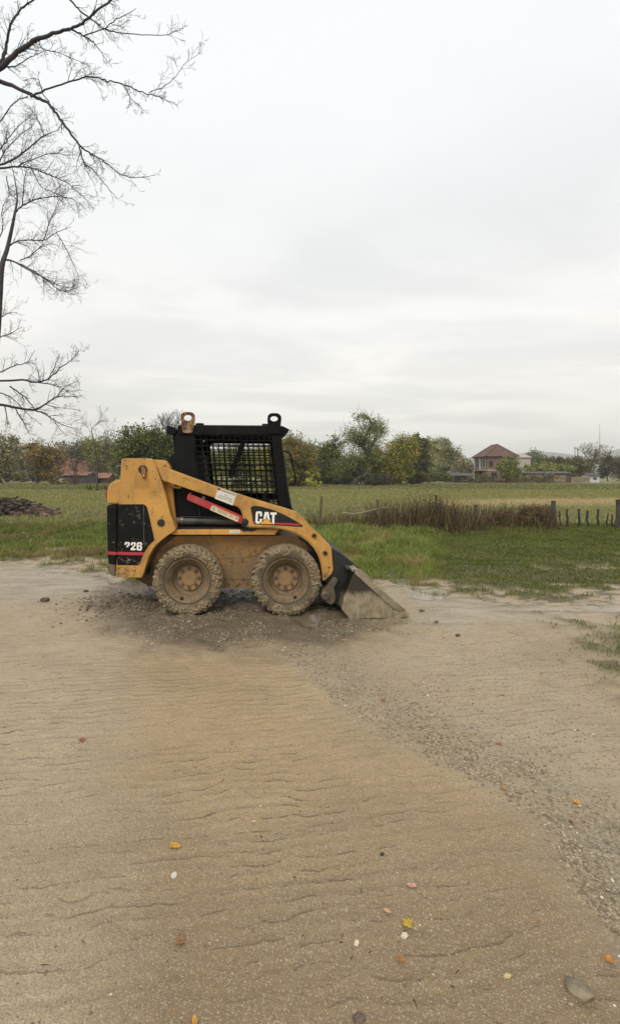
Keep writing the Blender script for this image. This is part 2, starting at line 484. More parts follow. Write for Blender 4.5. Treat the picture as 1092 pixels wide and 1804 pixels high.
# soil and thatch under the grass, then far pasture
soil = b.mix(b.rng(b.noise(pos, 9.0, 6, 0.7), 0.3, 0.7), (0.075, 0.070, 0.030), (0.135, 0.125, 0.05))
far1 = b.noise(b.map(pos, (0.05, 0.22, 1)), 1.0, 6, 0.62)
far2 = b.noise(b.map(pos, (0.5, 1.6, 1)), 1.0, 6, 0.7)
field = b.mix(b.rng(far1, 0.32, 0.68), (0.150, 0.158, 0.048), (0.235, 0.205, 0.085))
field = b.mix(b.math('MULTIPLY', b.rng(far2, 0.42, 0.72), 0.55), field, (0.085, 0.092, 0.030))
field = b.mix(strawf, field, b.mix(far2, (0.34, 0.255, 0.10), (0.24, 0.19, 0.085)))
soil = b.mix(b.rng(px_[1], 14, 30), soil, field)
col = b.mix(b.math('MULTIPLY', edgef, b.rng(b.noise(b.map(pos, (1.0, 2.4, 1)), 3.6, 6, .68), .47, .58, 0, .85)), col, (0.085, 0.064, 0.040))
col = b.mix(grassf, col, soil)
col = b.mix(b.math('MULTIPLY', pudf, 0.55), col, (0.17, 0.135, 0.09))
rough = b.rng(b.noise(pos, 1.4, 5, .6), .3, .7, 0.50, 0.80)
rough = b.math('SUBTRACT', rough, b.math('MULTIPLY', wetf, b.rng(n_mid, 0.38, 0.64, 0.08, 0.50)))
rough = b.math('SUBTRACT', rough, b.math('MULTIPLY', palef, b.rng(n_mid, 0.3, 0.7, 0.02, 0.28)))
rough = b.n('ShaderNodeMix', {0: pudf, 2: rough, 3: 0.06}, data_type='FLOAT').outputs[0]
rough = b.n('ShaderNodeMix', {0: grassf, 2: rough, 3: 0.95}, data_type='FLOAT').outputs[0]
hgt = b.math('ADD', b.math('MULTIPLY', n_fine, 0.010), b.math('MULTIPLY', n_grit, 0.0035))
hgt = b.math('ADD', hgt, b.math('MULTIPLY', b.vor(pos, 85.0), b.math('MULTIPLY', gm, -0.010)))
hgt = b.math('ADD', hgt, b.math('MULTIPLY', line, -0.009))
hgt = b.math('ADD', hgt, b.math('MULTIPLY', b.math('MULTIPLY', wv, patchy), b.math('MULTIPLY', dry, 0.0022)))
hgt = b.math('ADD', hgt, b.math('MULTIPLY', b.noise(pos, 24, 5, .7), 0.012))
hgt = b.math('ADD', hgt, b.math('MULTIPLY', wetf, b.math('MULTIPLY', b.noise(pos, 38, 6, 0.7), 0.03)))
hgt = b.math('MULTIPLY', hgt, b.math('SUBTRACT', 1.0, b.math('MULTIPLY', pudf, 0.96)))
b.out(Base_Color=col, Roughness=rough, Normal=b.bump(hgt, 0.9, 1.0), Specular_IOR_Level=0.5)

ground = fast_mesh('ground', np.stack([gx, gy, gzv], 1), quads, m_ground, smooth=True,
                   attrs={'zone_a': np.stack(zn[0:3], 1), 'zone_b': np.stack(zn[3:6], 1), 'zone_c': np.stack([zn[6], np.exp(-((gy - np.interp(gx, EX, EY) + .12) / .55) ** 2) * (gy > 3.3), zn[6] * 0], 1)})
tag(ground, kind='structure')

RS = np.random.RandomState(7)

# ---- loose gravel and grit lying on the yard
ico = None
bm = bmesh.new(); bmesh.ops.create_icosphere(bm, subdivisions=1, radius=1.0)
ico_v = np.array([v.co[:] for v in bm.verts]); ico_f = np.array([[v.index for v in f.verts] for f in bm.faces]); bm.free()


def pebbles(name, x, y, size, cols, mat, sink=0.35, flat=0.6):
    n = len(x)
    z = gz(x, y)
    ang = RS.rand(n) * 6.283
    sc = np.stack([size * (0.75 + 0.6 * RS.rand(n)), size * (0.7 + 0.4 * RS.rand(n)), size * flat * (0.7 + 0.5 * RS.rand(n))], 1)
    V = ico_v[None] * (1 + 0.22 * (RS.rand(n, len(ico_v), 1) - 0.5) * 2) * sc[:, None]
    ca, sa = np.cos(ang)[:, None], np.sin(ang)[:, None]
    X = V[..., 0] * ca - V[..., 1] * sa; Y = V[..., 0] * sa + V[..., 1] * ca
    V = np.stack([X + x[:, None], Y + y[:, None], V[..., 2] + (z + sc[:, 2] * (1 - 2 * sink))[:, None]], 2)
    Fc = ico_f[None] + (np.arange(n) * len(ico_v))[:, None, None]
    C = np.repeat(cols[:, None], len(ico_v), 1)
    return fast_mesh(name, V.reshape(-1, 3), Fc.reshape(-1, 3), mat, col=C.reshape(-1, 3))


m_stone = attr_mat('pebble', 0.8)


def scatter_pebbles():
    xs_, ys_, ss = [], [], []

    def add(x, y, s): xs_.append(x); ys_.append(y); ss.append(s)
    # everywhere on the yard, sparse
    n = 16000
    y = 0.95 + 6.6 * RS.rand(n) ** 1.6; x = (RS.rand(n) * 1.6 - 0.68) * y * 1.02
    g, gr, we, br, pa, pu, st = zones(x, y)
    clump = fbm(x * 1.7, y * 2.4, seed=77)
    k = (g < 0.4) & (RS.rand(n) < 0.18 + 0.75 * sstep(0.5, 0.66, clump)) & (RS.rand(n) < 1 - 0.80 * br * sstep(1.7, 2.2, y)) & (pu < 0.3)
    add(x[k], y[k], 0.0016 + 0.0032 * RS.rand(k.sum()) ** 2.2 + 0.0003 * y[k])
    # the gravel band
    P = np.array(GRAV)
    n = 17000
    t = RS.rand(n) * (len(P) - 1); i = t.astype(int); f = (t - i)[:, None]
    dv = P[i + 1] - P[i]; nrm = np.stack([-dv[:, 1], dv[:, 0]], 1); nrm /= np.linalg.norm(nrm, axis=1)[:, None]
    off = RS.exponential(0.20, n) - 0.03
    p = P[i] * (1 - f) + P[i + 1] * f + nrm * off[:, None] + RS.normal(0, .03, (n, 2))
    k = (RS.rand(n) < 0.25 + 0.9 * sstep(.38, .62, fbm(p[:, 0] * 5, p[:, 1] * 5, seed=78))) & (p[:, 1] > .8)
    add(p[k, 0], p[k, 1], 0.0020 + 0.0066 * RS.rand(k.sum()) ** 2.8)
    # right of the band: finer grit
    n = 26000
    y = 1.3 + 3.2 * RS.rand(n); x = 0.3 + 2.6 * RS.rand(n)
    g, gr, we, br, pa, pu, st = zones(x, y)
    k = (br < 0.3) & (g < 0.4) & (RS.rand(n) < 0.6)
    add(x[k], y[k], 0.0018 + 0.003 * RS.rand(k.sum()) ** 2)
    # churned mud in front of and behind the wheels
    n = 15000
    x = -2.2 + 3.9 * RS.rand(n); y = 3.9 + 2.2 * RS.rand(n)
    g, gr, we, br, pa, pu, st = zones(x, y)
    k = (we > 0.3) & (pu < 0.3) & (RS.rand(n) < sstep(0.38, 0.62, fbm(x * 3, y * 3, seed=88)))
    add(x[k], y[k], 0.003 + 0.009 * RS.rand(k.sum()) ** 3)
    x = np.concatenate(xs_); y = np.concatenate(ys_); s = np.concatenate(ss)
    n = len(x)
    tone = RS.rand(n) ** 1.5
    c = np.array([0.17, 0.128, 0.082])[None] * (1 - tone)[:, None] + np.array([0.42, 0.345, 0.24])[None] * tone[:, None]
    w = RS.rand(n) < 0.006
    c[w] = [0.62, 0.59, 0.52]
    o = pebbles('gravel', x, y, s, c, m_stone)
    tag(o, 'loose pale and brown pebbles and grit strewn over the muddy yard', 'gravel', kind='stuff')


scatter_pebbles()

# ---- clods of mud by the rear wheel
def scatter_clods():
    n = 800
    x = RS.normal(-1.55, 0.38, n); y = RS.normal(5.35, 0.30, n)
    k = (x > -2.9) & (x < -0.85) & (y < 6.4)
    x, y = x[k], y[k]; n = len(x)
    s = 0.004 + 0.016 * RS.rand(n) ** 3.5
    t = RS.rand(n)[:, None]
    c = np.array([0.075, 0.055, 0.034]) * (1 - t) + np.array([0.20, 0.15, 0.095]) * t
    o = pebbles('mud_clods', x, y, s, c, m_stone, sink=0.42, flat=0.75)
    tag(o, 'dark wet clods of mud churned up behind the rear wheel', 'mud clods', kind='stuff')


scatter_clods()

# ---- small plant litter trodden into the mud
def yard_litter():
    n = 900
    y = 1.0 + 5.0 * RS.rand(n) ** 1.5; x = (RS.rand(n) * 1.6 - 0.66) * y
    k = (zones(x, y)[0] < .4) & (RS.rand(n) < sstep(.40, .62, fbm(x * 1.6, y * 1.6, seed=97)))
    x, y = x[k], y[k]; m = len(x)
    p = np.stack([x, y, gz(x, y) + .0015], 1)
    th = RS.rand(m) * 6.28; long = RS.rand(m) < .35
    L_ = np.where(long, .010 + .022 * RS.rand(m), .003 + .005 * RS.rand(m))[:, None]; w_ = np.where(long, .0012, .0026 + .002 * RS.rand(m))[:, None]
    a = np.stack([np.cos(th), np.sin(th), RS.normal(0, .08, m)], 1); d = np.stack([-np.sin(th), np.cos(th), RS.normal(0, .35, m)], 1)
    V = np.stack([p - a * L_, p - d * w_, p + a * L_, p + d * w_ + [0, 0, .001]], 1).reshape(-1, 3)
    c = pick(m, [(.06, .045, .032), (.16, .09, .045), (.27, .19, .10), (.40, .28, .08)], [4, 3, 2, .6])
    o = fast_mesh('yard_litter', V, np.arange(m * 4).reshape(-1, 4), m_stone, col=np.repeat(c[:, None], 4, 1).reshape(-1, 3))
    tag(o, 'tiny twigs and leaf crumbs trodden into the mud of the yard', 'litter', kind='stuff')


# ---- grass
m_grass = attr_mat('grass_blade', 0.6, 0.25)


def blades(name, x, y, h, w, cols, lean=0.5, label=None, cat='grass', kind='stuff', zoff=-0.01, stiff=0.35):
    n = len(x)
    z = gz(x, y) + zoff
    a = RS.rand(n) * 6.283; la = RS.rand(n) * 6.283
    ln = h * lean * RS.rand(n)
    dx, dy = np.cos(a) * w / 2, np.sin(a) * w / 2
    ox, oy = np.cos(la) * ln, np.sin(la) * ln
    V = np.zeros((n, 5, 3))
    V[:, 0] = np.stack([x - dx, y - dy, z], 1); V[:, 1] = np.stack([x + dx, y + dy, z], 1)
    V[:, 2] = np.stack([x - dx * .75 + ox * stiff, y - dy * .75 + oy * stiff, z + h * .55], 1)
    V[:, 3] = np.stack([x + dx * .75 + ox * stiff, y + dy * .75 + oy * stiff, z + h * .55], 1)
    V[:, 4] = np.stack([x + ox, y + oy, z + h * (1 - 0.3 * lean * RS.rand(n))], 1)
    Fc = np.array([[0, 1, 3], [0, 3, 2], [2, 3, 4]])[None] + (np.arange(n) * 5)[:, None, None]
    C = np.repeat(cols[:, None], 5, 1)
    o = fast_mesh(name, V.reshape(-1, 3), Fc.reshape(-1, 3), m_grass, col=C.reshape(-1, 3))
    return tag(o, label, cat, kind=kind)


def pick(n, cols, wts):
    wts = np.array(wts, float); wts /= wts.sum()
    i = RS.choice(len(cols), n, p=wts)
    c = np.array(cols)[i]
    return np.clip(c * (0.75 + 0.5 * RS.rand(n, 1)), 0, 1)


GREEN = [(0.095, 0.135, 0.022), (0.125, 0.160, 0.032), (0.060, 0.095, 0.016), (0.19, 0.175, 0.06), (0.17, 0.115, 0.05)]


def fan(n, y0, y1, pw=1.0):
    """random points over the view's wedge of ground between two distances, equal per area and a little past its sides"""
    y = np.sqrt(y0 * y0 + (y1 * y1 - y0 * y0) * RS.rand(n) ** pw)
    x = (-(CX + 90) + (1092 + 180) * RS.rand(n)) / F * y
    return x, y


def make_grass():
    # right-hand lawn, short
    x, y = fan(300000, 3.3, 14.0)
    g = zones(x, y)[0]
    px = x / y * F + CX
    right = sstep(740, 800, px + 40 * (fbm(x * 1.5, y * 1.5, seed=55) - 0.5))
    patch = sstep(5.6, 5.2, y)
    hid = (px > 290) & (px < 560) & (y > 5.5) & (y < 6.4)
    cl = fbm(x * 2.0, y * 2.0, seed=61)
    k = (RS.rand(len(x)) < g ** 1.5) & ~hid
    x, y, right, cl, patch = x[k], y[k], right[k], cl[k], patch[k]
    n = len(x)
    tall = fbm(x * 3.1, y * 3.1, seed=63)
    midr = sstep(500, 560, px[k]) * (1 - right)
    h = (0.030 + 0.03 * RS.rand(n)) * right + (1 - right) * (0.05 + 0.16 * RS.rand(n) * sstep(0.3, 0.7, tall)) * (1 + 0.5 * midr)
    h = h * (1 - .15 * patch)
    w = 0.0022 + 0.00085 * y * (0.8 + 0.5 * RS.rand(n))
    cl_l = pick(n, GREEN, [3, 3, 1.5, 1.3, 0.9])
    cl_r = pick(n, [(0.066, 0.080, 0.011), (0.088, 0.098, 0.016), (0.046, 0.056, 0.009), (0.15, 0.125, 0.04)], [3, 3, 1.5, .6])
    c = cl_l * (1 - right)[:, None] + cl_r * right[:, None]
    bro = sstep(0.55, 0.68, fbm(x * 1.3, y * 2.0, seed=66))[:, None] * (1 - right)[:, None]
    c = c * (1 - 0.7 * bro) + 0.7 * bro * np.array([0.19, 0.14, 0.06])
    c *= (1.0 + 1.05 * cl)[:, None] * (1 + .18 * midr)[:, None]
    blades('grass', x, y, h, w, c, 0.9, 'green and yellowed grass growing along the edge of the muddy yard')
    # pasture behind the posts, coarser tufts
    x, y = fan(150000, 14.0, 48.0, 1.25)
    n = len(x)
    st = zones(x, y)[6]
    k = RS.rand(n) > 0.75 * st
    x, y, st = x[k], y[k], st[k]; n = len(x)
    t = fbm(x * 0.25, y * 0.7, seed=71); t2 = fbm(x * 1.5, y * 1.5, seed=72)
    c = pick(n, [(0.115, 0.135, 0.034), (0.155, 0.160, 0.052), (0.235, 0.200, 0.085), (0.16, 0.115, 0.05)], [3, 3, 2, 1])
    c = c * (1.15 + 0.8 * t2)[:, None]
    yl = sstep(0.5, 0.66, t)[:, None]
    c = c * (1 - 0.45 * yl) + 0.45 * yl * np.array([0.30, 0.25, 0.11])
    c = c * (1 - st[:, None]) + st[:, None] * np.array([0.42, 0.32, 0.14]) * (0.7 + 0.6 * RS.rand(n, 1))
    h = (0.06 + 0.13 * RS.rand(n) * t2 * 1.6)
    w = 0.004 + 0.0011 * y * (0.7 + 0.6 * RS.rand(n))
    blades('pasture_grass', x, y, h, w, c, 1.0, 'rough olive pasture grass behind the row of posts')


make_grass()
yard_litter()


def far_tufts():
    x, y = fan(60000, 48.0, 84.0)
    n = len(x); t = fbm(x * .12, y * .4, seed=73)
    c = pick(n, [(0.150, 0.165, 0.055), (0.20, 0.19, 0.075), (0.27, 0.225, 0.105), (0.10, 0.11, 0.04)], [3, 2, 1.2, 1.5]) * (.8 + .6 * t)[:, None]
    blades('pasture_grass', x, y, .10 + .16 * RS.rand(n), .06 + .06 * RS.rand(n), c, 1.0, 'distant olive pasture grass below the trees')


far_tufts()


def make_weeds():
    """dry brown stalks along the post line"""
    n = 26000
    x = np.interp(RS.rand(n), [0, 1], [1.3, 8.2]); y = 13.1 + RS.normal(0, 0.75, n) + 0.03 * x
    px = x / y * F + CX
    dens = np.interp(px, [535, 570, 640, 700, 770, 800, 850, 960, 985, 1010], [0.08, .2, .30, .75, 1, .9, .45, .40, .22, .04])
    cl = fbm(x * 1.6, y * 1.6, seed=91)
    k = RS.rand(n) < dens * (0.05 + 1.0 * sstep(0.47, 0.61, cl))
    x, y, px, cl = x[k], y[k], px[k], cl[k]; n = len(x)
    h = (0.12 + 0.72 * RS.rand(n) ** 1.8) * np.interp(px, [540, 640, 700, 780, 850, 1000], [.6, .7, .95, 1.05, .62, .55]) * (0.25 + 1.4 * cl) * (0.7 + 0.9 * fbm(x * 4.5, y * 4.5, seed=93))
    w = 0.010 + 0.012 * RS.rand(n)
    c = pick(n, [(0.115, 0.072, 0.042), (0.078, 0.050, 0.032), (0.19, 0.145, 0.07), (0.12, 0.12, 0.04), (0.050, 0.036, 0.026)], [3, 3, 1.4, 2.0, 2.2]) * 1.15
    blades('dry_weeds', x, y, h, w, c, 0.55, 'tall dry brown weeds along the line of old posts', 'weeds', stiff=0.45)
    # small leaves and seed heads on the stalks
    m = n
    V0 = np.stack([x + RS.normal(0, .04, m), y + RS.normal(0, .04, m), gz(x, y) + h * (0.35 + 0.6 * RS.rand(m))], 1)
    a = RS.normal(0, 1, (m, 3)); a /= np.linalg.norm(a, axis=1)[:, None]
    d = np.cross(a, RS.normal(0, 1, (m, 3))); d /= np.linalg.norm(d, axis=1)[:, None]
    s = (0.012 + 0.02 * RS.rand(m))[:, None]
    V = np.stack([V0 - a * s, V0 + d * s * .6, V0 + a * s, V0 - d * s * .6], 1)
    Fc = np.arange(m * 4).reshape(-1, 4)
    cc = pick(m, [(0.15, 0.10, 0.05), (0.10, 0.10, 0.035), (0.22, 0.18, 0.05), (0.07, 0.05, 0.03)], [3, 2, 1, 2])
    o = fast_mesh('weed_leaves', V.reshape(-1, 3), Fc, m_grass, col=np.repeat(cc[:, None], 4, 1).reshape(-1, 3))
    tag(o, 'withered leaves and seed heads on the dry weeds', 'weed leaves', kind='stuff')


make_weeds()


def leaf_litter():
    n = 1700
    x = np.concatenate([RS.uniform(-7.5, -2.2, n), RS.uniform(1.4, 3.0, 120)])
    y = np.concatenate([8.3 + RS.rand(n) ** 1.5 * 12, RS.uniform(7.2, 10, 120)])
    k = RS.rand(len(x)) < sstep(0.40, 0.62, fbm(x * .9, y * .9, seed=95)) * zones(x, y)[0]
    x, y = x[k], y[k]; m = len(x)
    V0 = np.stack([x, y, gz(x, y) + 0.03 + 0.07 * RS.rand(m)], 1)
    a = RS.normal(0, 1, (m, 3)) * [1, 1, .45]; a /= np.linalg.norm(a, axis=1)[:, None]
    d = np.cross(a, np.array([0, 0, 1.0]) + RS.normal(0, .4, (m, 3))); d /= np.linalg.norm(d, axis=1)[:, None]
    s = (0.03 + 0.03 * RS.rand(m))[:, None]
    V = np.stack([V0 - a * s, V0 + d * s * .6, V0 + a * s, V0 - d * s * .6], 1)
    cc = pick(m, [(0.17, 0.10, 0.05), (0.26, 0.18, 0.09), (0.09, 0.055, 0.03), (0.42, 0.33, 0.06)], [4, 3, 3, .5])
    o = fast_mesh('leaf_litter', V.reshape(-1, 3), np.arange(m * 4).reshape(-1, 4), m_grass, col=np.repeat(cc[:, None], 4, 1).reshape(-1, 3))
    tag(o, 'brown fallen leaves scattered over the grass behind the machine', 'leaf litter', kind='stuff')


leaf_litter()

# ================================================================= the skid steer loader
YC = 5.60                                             # centre plane of the machine
ROOT = Vector(((417 - CX) / F * YC, YC, 0.0))


def segs(rows, Y=5.0):
    out = []
    for x0, y0, x1, y1, r in rows:
        p, q = W(x0, y0, Y) - ROOT, W(x1, y1, Y) - ROOT
        out.append((p.x, p.z, q.x, q.z, r * Y / F))
    return out


SCUFF = segs([(217, 811, 258, 809.5, 5), (217, 815, 224, 826, 7), (222, 834, 248, 829, 6), (260, 829, 279, 830, 6), (266, 843, 272, 845, 6), (236, 816, 244, 828, 5),
              (293, 830, 318, 838, 5), (322, 842, 374, 861, 5), (265, 867, 278, 865, 4), (528, 908, 547, 927, 4), (574, 996, 573, 1016, 8), (562, 966, 578, 975, 6),
              (208, 1002, 247, 1012, 12), (236, 1000, 244, 1010, 8), (207, 1012, 248, 1015, 6), (212, 985, 214, 1000, 8), (309, 935, 322, 938, 7), (545, 935, 556, 952, 7)])
YELLOW = (0.50, 0.262, 0.060)
M_YEL = paint('yellow_paint', YELLOW, 0.46, 0.12, 0.85, 1.0, 1.0, streak=0.42, mudcol=(0.25, 0.165, 0.08), scuffs=SCUFF, stain=0.6)
M_YEL_MUD = paint('muddy_yellow_paint', (0.40, 0.20, 0.045), 0.55, 0.35, 1.3, 1.0, 0.4, floor_mud=0.80, mudcol=(0.215, 0.140, 0.070))
M_HULL_DK = paint('fender_inside', (0.12, 0.075, 0.035), 0.7, 0.3, 1.2, 1.0, 0.3, floor_mud=0.75, mudcol=(0.10, 0.068, 0.040))
SCUFFB = segs([(212, 958, 216, 975, 7), (226, 985, 244, 992, 10), (244, 975, 250, 990, 9), (230, 905, 250, 915, 7), (235, 910, 236, 925, 5), (212, 917, 222, 940, 6), (232, 948, 262, 962, 8), (240, 893, 246, 909, 5), (208, 985, 225, 992, 9)])
M_BLK = paint('black_panel_paint', (0.008, 0.009, 0.009), 0.46, 0.12, 0.50, 1.0, 1.0, chipcol=(0.26, 0.22, 0.15), streak=0.04, vary=0.2, spec=0.10, scuffs=SCUFFB)
M_CAB = paint('black_cab_paint', (0.007, 0.0075, 0.0075), 0.5, -0.6, 0.2, 0.4, 0.35, chipcol=(0.06, 0.053, 0.043), streak=0.02, vary=0.25, spec=0.08)
M_DARK = plain('dark_steel', (0.016, 0.015, 0.014), 0.6, 0.4)
M_IN = plain('dark_interior', (0.008, 0.008, 0.008), 0.8, 0.3)
M_STEEL = plain('greasy_steel', (0.15, 0.135, 0.115), 0.38, 0.45, 14, metallic=0.6)
M_RED = paint('red_paint', (0.36, 0.034, 0.034), 0.45, 0.1, 0.6, 0.4, 0.25, streak=0.35, mudcol=(0.40, 0.20, 0.15))
M_REDSTRIPE = paint('red_stripe', (0.42, 0.030, 0.045), 0.5, 0.1, 0.45, 0.6, 0.5, streak=0.2)
M_WHITE = paint('white_lettering', (0.78, 0.76, 0.69), 0.5, 0.1, 0.4, 0.3, 0.15, streak=0.08, vary=0.04)
M_CREAM = paint('cream_sticker', (0.60, 0.52, 0.34), 0.5, 0.1, 0.4, 0.3, 0.6, streak=0.25)
M_STICK = paint('white_sticker', (0.66, 0.63, 0.53), 0.5, 0.1, 0.3, 0.3, 0.3, streak=0.15)
M_PRINT = plain('sticker_print', (0.20, 0.19, 0.17), 0.6, 0.2)
M_ORANGE = plain('orange_print', (0.60, 0.17, 0.035), 0.5, 0.2)
M_TRI = paint('logo_yellow', (0.72, 0.38, 0.045), 0.45, 0.1, 0.3, 0.2, 0.2, streak=0.05)
M_TAIL = plain('red_lens', (0.30, 0.012, 0.010), 0.2, 0.2)
M_GHOST = paint('faded_sticker_patch', (0.40, 0.205, 0.045), 0.6, 0.1, 0.7, 0.6, 0.9, streak=0.6, mudcol=(0.25, 0.16, 0.07))

m_rust, b = new_mat('rusty_steel')
co = b.n('ShaderNodeTexCoord').outputs['Object']
rn1 = b.noise(co, 22, 8, 0.7)
rcol = b.mix(b.rng(rn1, 0.42, 0.6), (0.045, 0.022, 0.012), (0.27, 0.135, 0.045))
rcol = b.mix(b.rng(b.noise(co, 9, 4), 0.55, 0.7), rcol, (0.30, 0.19, 0.09))
b.out(Base_Color=rcol, Roughness=0.75, Normal=b.bump(rn1, 0.6, 0.006))

m_bucket, b = new_mat('bucket_steel')
co = b.n('ShaderNodeTexCoord').outputs['Object']
z = b.n('ShaderNodeSeparateXYZ', {0: co}).outputs[2]
n1 = b.noise(co, 4.5, 6, 0.6); n2 = b.noise(b.map(co, (1.0, 1, 0.35)), 26, 6, 0.7)
mudc = b.mix(b.rng(b.math('ADD', b.math('MULTIPLY', n2, .55), b.math('MULTIPLY', b.noise(co, 9, 7, .7), .45)), .36, .62), (0.165, 0.128, 0.075), (0.315, 0.262, 0.168))
edge = b.math('ADD', z, b.math('MULTIPLY', b.math('SUBTRACT', n1, 0.5), 0.30))
bcol_ = b.mix(b.rng(edge, 0.20, 0.29), mudc, b.mix(n2, (0.014, 0.012, 0.010), (0.052, 0.043, 0.031)))
b.out(Base_Color=bcol_, Roughness=b.rng(edge, 0.2, 0.3, 0.62, 0.42), Normal=b.bump(b.math('ADD', n2, n1), 0.35, 0.006), Specular_IOR_Level=0.4)

m_tyremud, b = new_mat('mud_caked_tyre')
co = b.n('ShaderNodeTexCoord').outputs['Object']
n1 = b.noise(co, 55, 6, 0.7); n2 = b.noise(co, 6, 4)
a = b.sep(b.attr('col'))
mc = b.mix(b.rng(n1, 0.3, 0.68), (0.110, 0.077, 0.042), (0.365, 0.285, 0.178))
mc = b.mix(b.math('MULTIPLY', b.rng(n2, 0.4, 0.65), 0.4), mc, (0.20, 0.148, 0.088))
mc = b.mix(a[0], b.mix(n1, (0.030, 0.026, 0.020), (0.12, 0.092, 0.058)), mc)
b.out(Base_Color=mc, Roughness=0.85, Normal=b.bump(n1, 0.8, 0.008), Specular_IOR_Level=0.25)

m_rim, b = new_mat('muddy_rim')
co = b.n('ShaderNodeTexCoord').outputs['Object']
n1 = b.noise(co, 9, 7, 0.65); n2 = b.noise(co, 45, 5, 0.7)
c = b.mix(b.rng(n1, 0.35, 0.62), (0.125, 0.082, 0.042), (0.205, 0.142, 0.078))
c = b.mix(b.rng(n2, 0.60, 0.72), c, (0.060, 0.042, 0.026))
b.out(Base_Color=c, Roughness=0.75, Normal=b.bump(n2, 0.5, 0.004))
m_hub, b = new_mat('dusty_hub_paint')
co = b.n('ShaderNodeTexCoord').outputs['Object']
n1 = b.noise(co, 12, 7, 0.65); n2 = b.noise(co, 60, 5, 0.7)
c = b.mix(b.rng(n1, 0.35, 0.62), (0.32, 0.180, 0.062), (0.235, 0.150, 0.074))
c = b.mix(b.rng(n2, 0.62, 0.74), c, (0.10, 0.062, 0.032))
b.out(Base_Color=c, Roughness=0.65, Normal=b.bump(n2, 0.3, 0.003))


loader = empty('skid_steer_loader', ROOT)
tag(loader, 'muddy yellow and black compact loader with its bucket resting on the wet yard', 'loader')


def L(px, py, Y):
    return W(px, py, Y) - ROOT


def lmesh(name, bm, mat, parent, bevel=0.0, segs=2, smooth=False, angle=35):
    bmesh.ops.recalc_face_normals(bm, faces=bm.faces)
    me = bpy.data.meshes.new(name); bm.to_mesh(me); bm.free()
    me.materials.append(mat)
    o = bpy.data.objects.new(name, me); link(o, parent)
    if bevel:
        mo = o.modifiers.new('bevel', 'BEVEL'); mo.width = bevel; mo.segments = segs; mo.limit_method = 'ANGLE'
        mo.angle_limit = math.radians(angle); mo.harden_normals = False
    if smooth: smooth_shade(me)
    return o


def add_prism(bm, pts3, dy):
    """outline of 3-D points extruded along y by dy"""
    va = [bm.verts.new(p) for p in pts3]
    vb = [bm.verts.new((p[0], p[1] + dy, p[2])) for p in pts3]
    bm.faces.new(va); bm.faces.new(vb[::-1])
    n = len(va)
    for i in range(n):
        j = (i + 1) % n
        bm.faces.new((va[j], va[i], vb[i], vb[j]))


def curve(pts, k=4):
    """Catmull-Rom through pixel points (closed)"""
    out = []
    n = len(pts)
    for i in range(n):
        p0, p1, p2, p3 = (np.array(pts[(i + d) % n], float) for d in (-1, 0, 1, 2))
        for t in np.arange(k) / k:
            out.append(tuple(0.5 * (2 * p1 + (p2 - p0) * t + (2 * p0 - 5 * p1 + 4 * p2 - p3) * t * t + (3 * p1 - p0 - 3 * p2 + p3) * t ** 3)))
    return out


def prism(name, px, Y0, Y1, mat, parent, bevel=0.004, segs=2, mirror=False):
    bm = bmesh.new()
    p = [L(x, y, Y0) for x, y in px]
    add_prism(bm, p, Y1 - Y0)
    if mirror:
        q = [Vector((v[0], -v[1], v[2])) for v in p]
        add_prism(bm, q, -(Y1 - Y0))
    return lmesh(name, bm, mat, parent, bevel, segs)


def add_cyl(bm, c, axis, r, ln, seg=20, r2=None):
    c = Vector(c); ax = Vector(axis).normalized()
    q = ax.to_track_quat('Z', 'Y').to_matrix().to_4x4()
    bmesh.ops.create_cone(bm, cap_ends=True, segments=seg, radius1=r, radius2=r if r2 is None else r2, depth=ln,
                          matrix=Matrix.Translation(c) @ q)


def cyl(name, c, axis, r, ln, mat, parent, seg=20, bevel=0.0, r2=None):
    bm = bmesh.new(); add_cyl(bm, c, axis, r, ln, seg, r2)
    return lmesh(name, bm, mat, parent, bevel, 2)


def add_box(bm, lo, hi):
    lo, hi = Vector(lo), Vector(hi)
    bmesh.ops.create_cube(bm, size=1.0, matrix=Matrix.Translation((lo + hi) / 2) @ Matrix.Diagonal((*(hi - lo), 1)))


def tube_np(pts, rad, seg=6, caps=False):
    """swept tube: returns V, F(quads)"""
    P = np.array(pts, float); n = len(P)
    R = np.full(n, rad, float) if np.isscalar(rad) else np.array(rad, float)
    T = np.gradient(P, axis=0); T /= np.linalg.norm(T, axis=1)[:, None] + 1e-12
    up = np.array([0.3, 0.2, 1.0]) if abs(T[0] @ np.array([.28, .19, .94])) < 0.9 else np.array([1.0, 0.1, 0])
    A = np.cross(T, up); A /= np.linalg.norm(A, axis=1)[:, None] + 1e-12
    Bv = np.cross(T, A)
    th = np.arange(seg) / seg * 2 * np.pi
    V = P[:, None] + R[:, None, None] * (np.cos(th)[None, :, None] * A[:, None] + np.sin(th)[None, :, None] * Bv[:, None])
    i = np.arange(n - 1)[:, None] * seg; j = np.arange(seg)[None]
    jn = (j + 1) % seg
    Fq = np.stack([i + j, i + jn, i + seg + jn, i + seg + j], 2).reshape(-1, 4)
    return V.reshape(-1, 3), Fq


def catmull(pts, k=6):
    P = [np.array(p, float) for p in pts]
    P = [2 * P[0] - P[1]] + P + [2 * P[-1] - P[-2]]
    out = []
    for i in range(1, len(P) - 2):
        p0, p1, p2, p3 = P[i - 1:i + 3]
        for t in np.arange(k) / k:
            out.append(0.5 * (2 * p1 + (p2 - p0) * t + (2 * p0 - 5 * p1 + 4 * p2 - p3) * t * t + (3 * p1 - p0 - 3 * p2 + p3) * t ** 3))
    out.append(P[-2])
    return out


def tube(name, pts, rad, mat, parent, seg=10, k=6):
    V, Fq = tube_np(catmull(pts, k), rad, seg)
    return fast_mesh(name, V, Fq, mat, smooth=True, parent=parent)


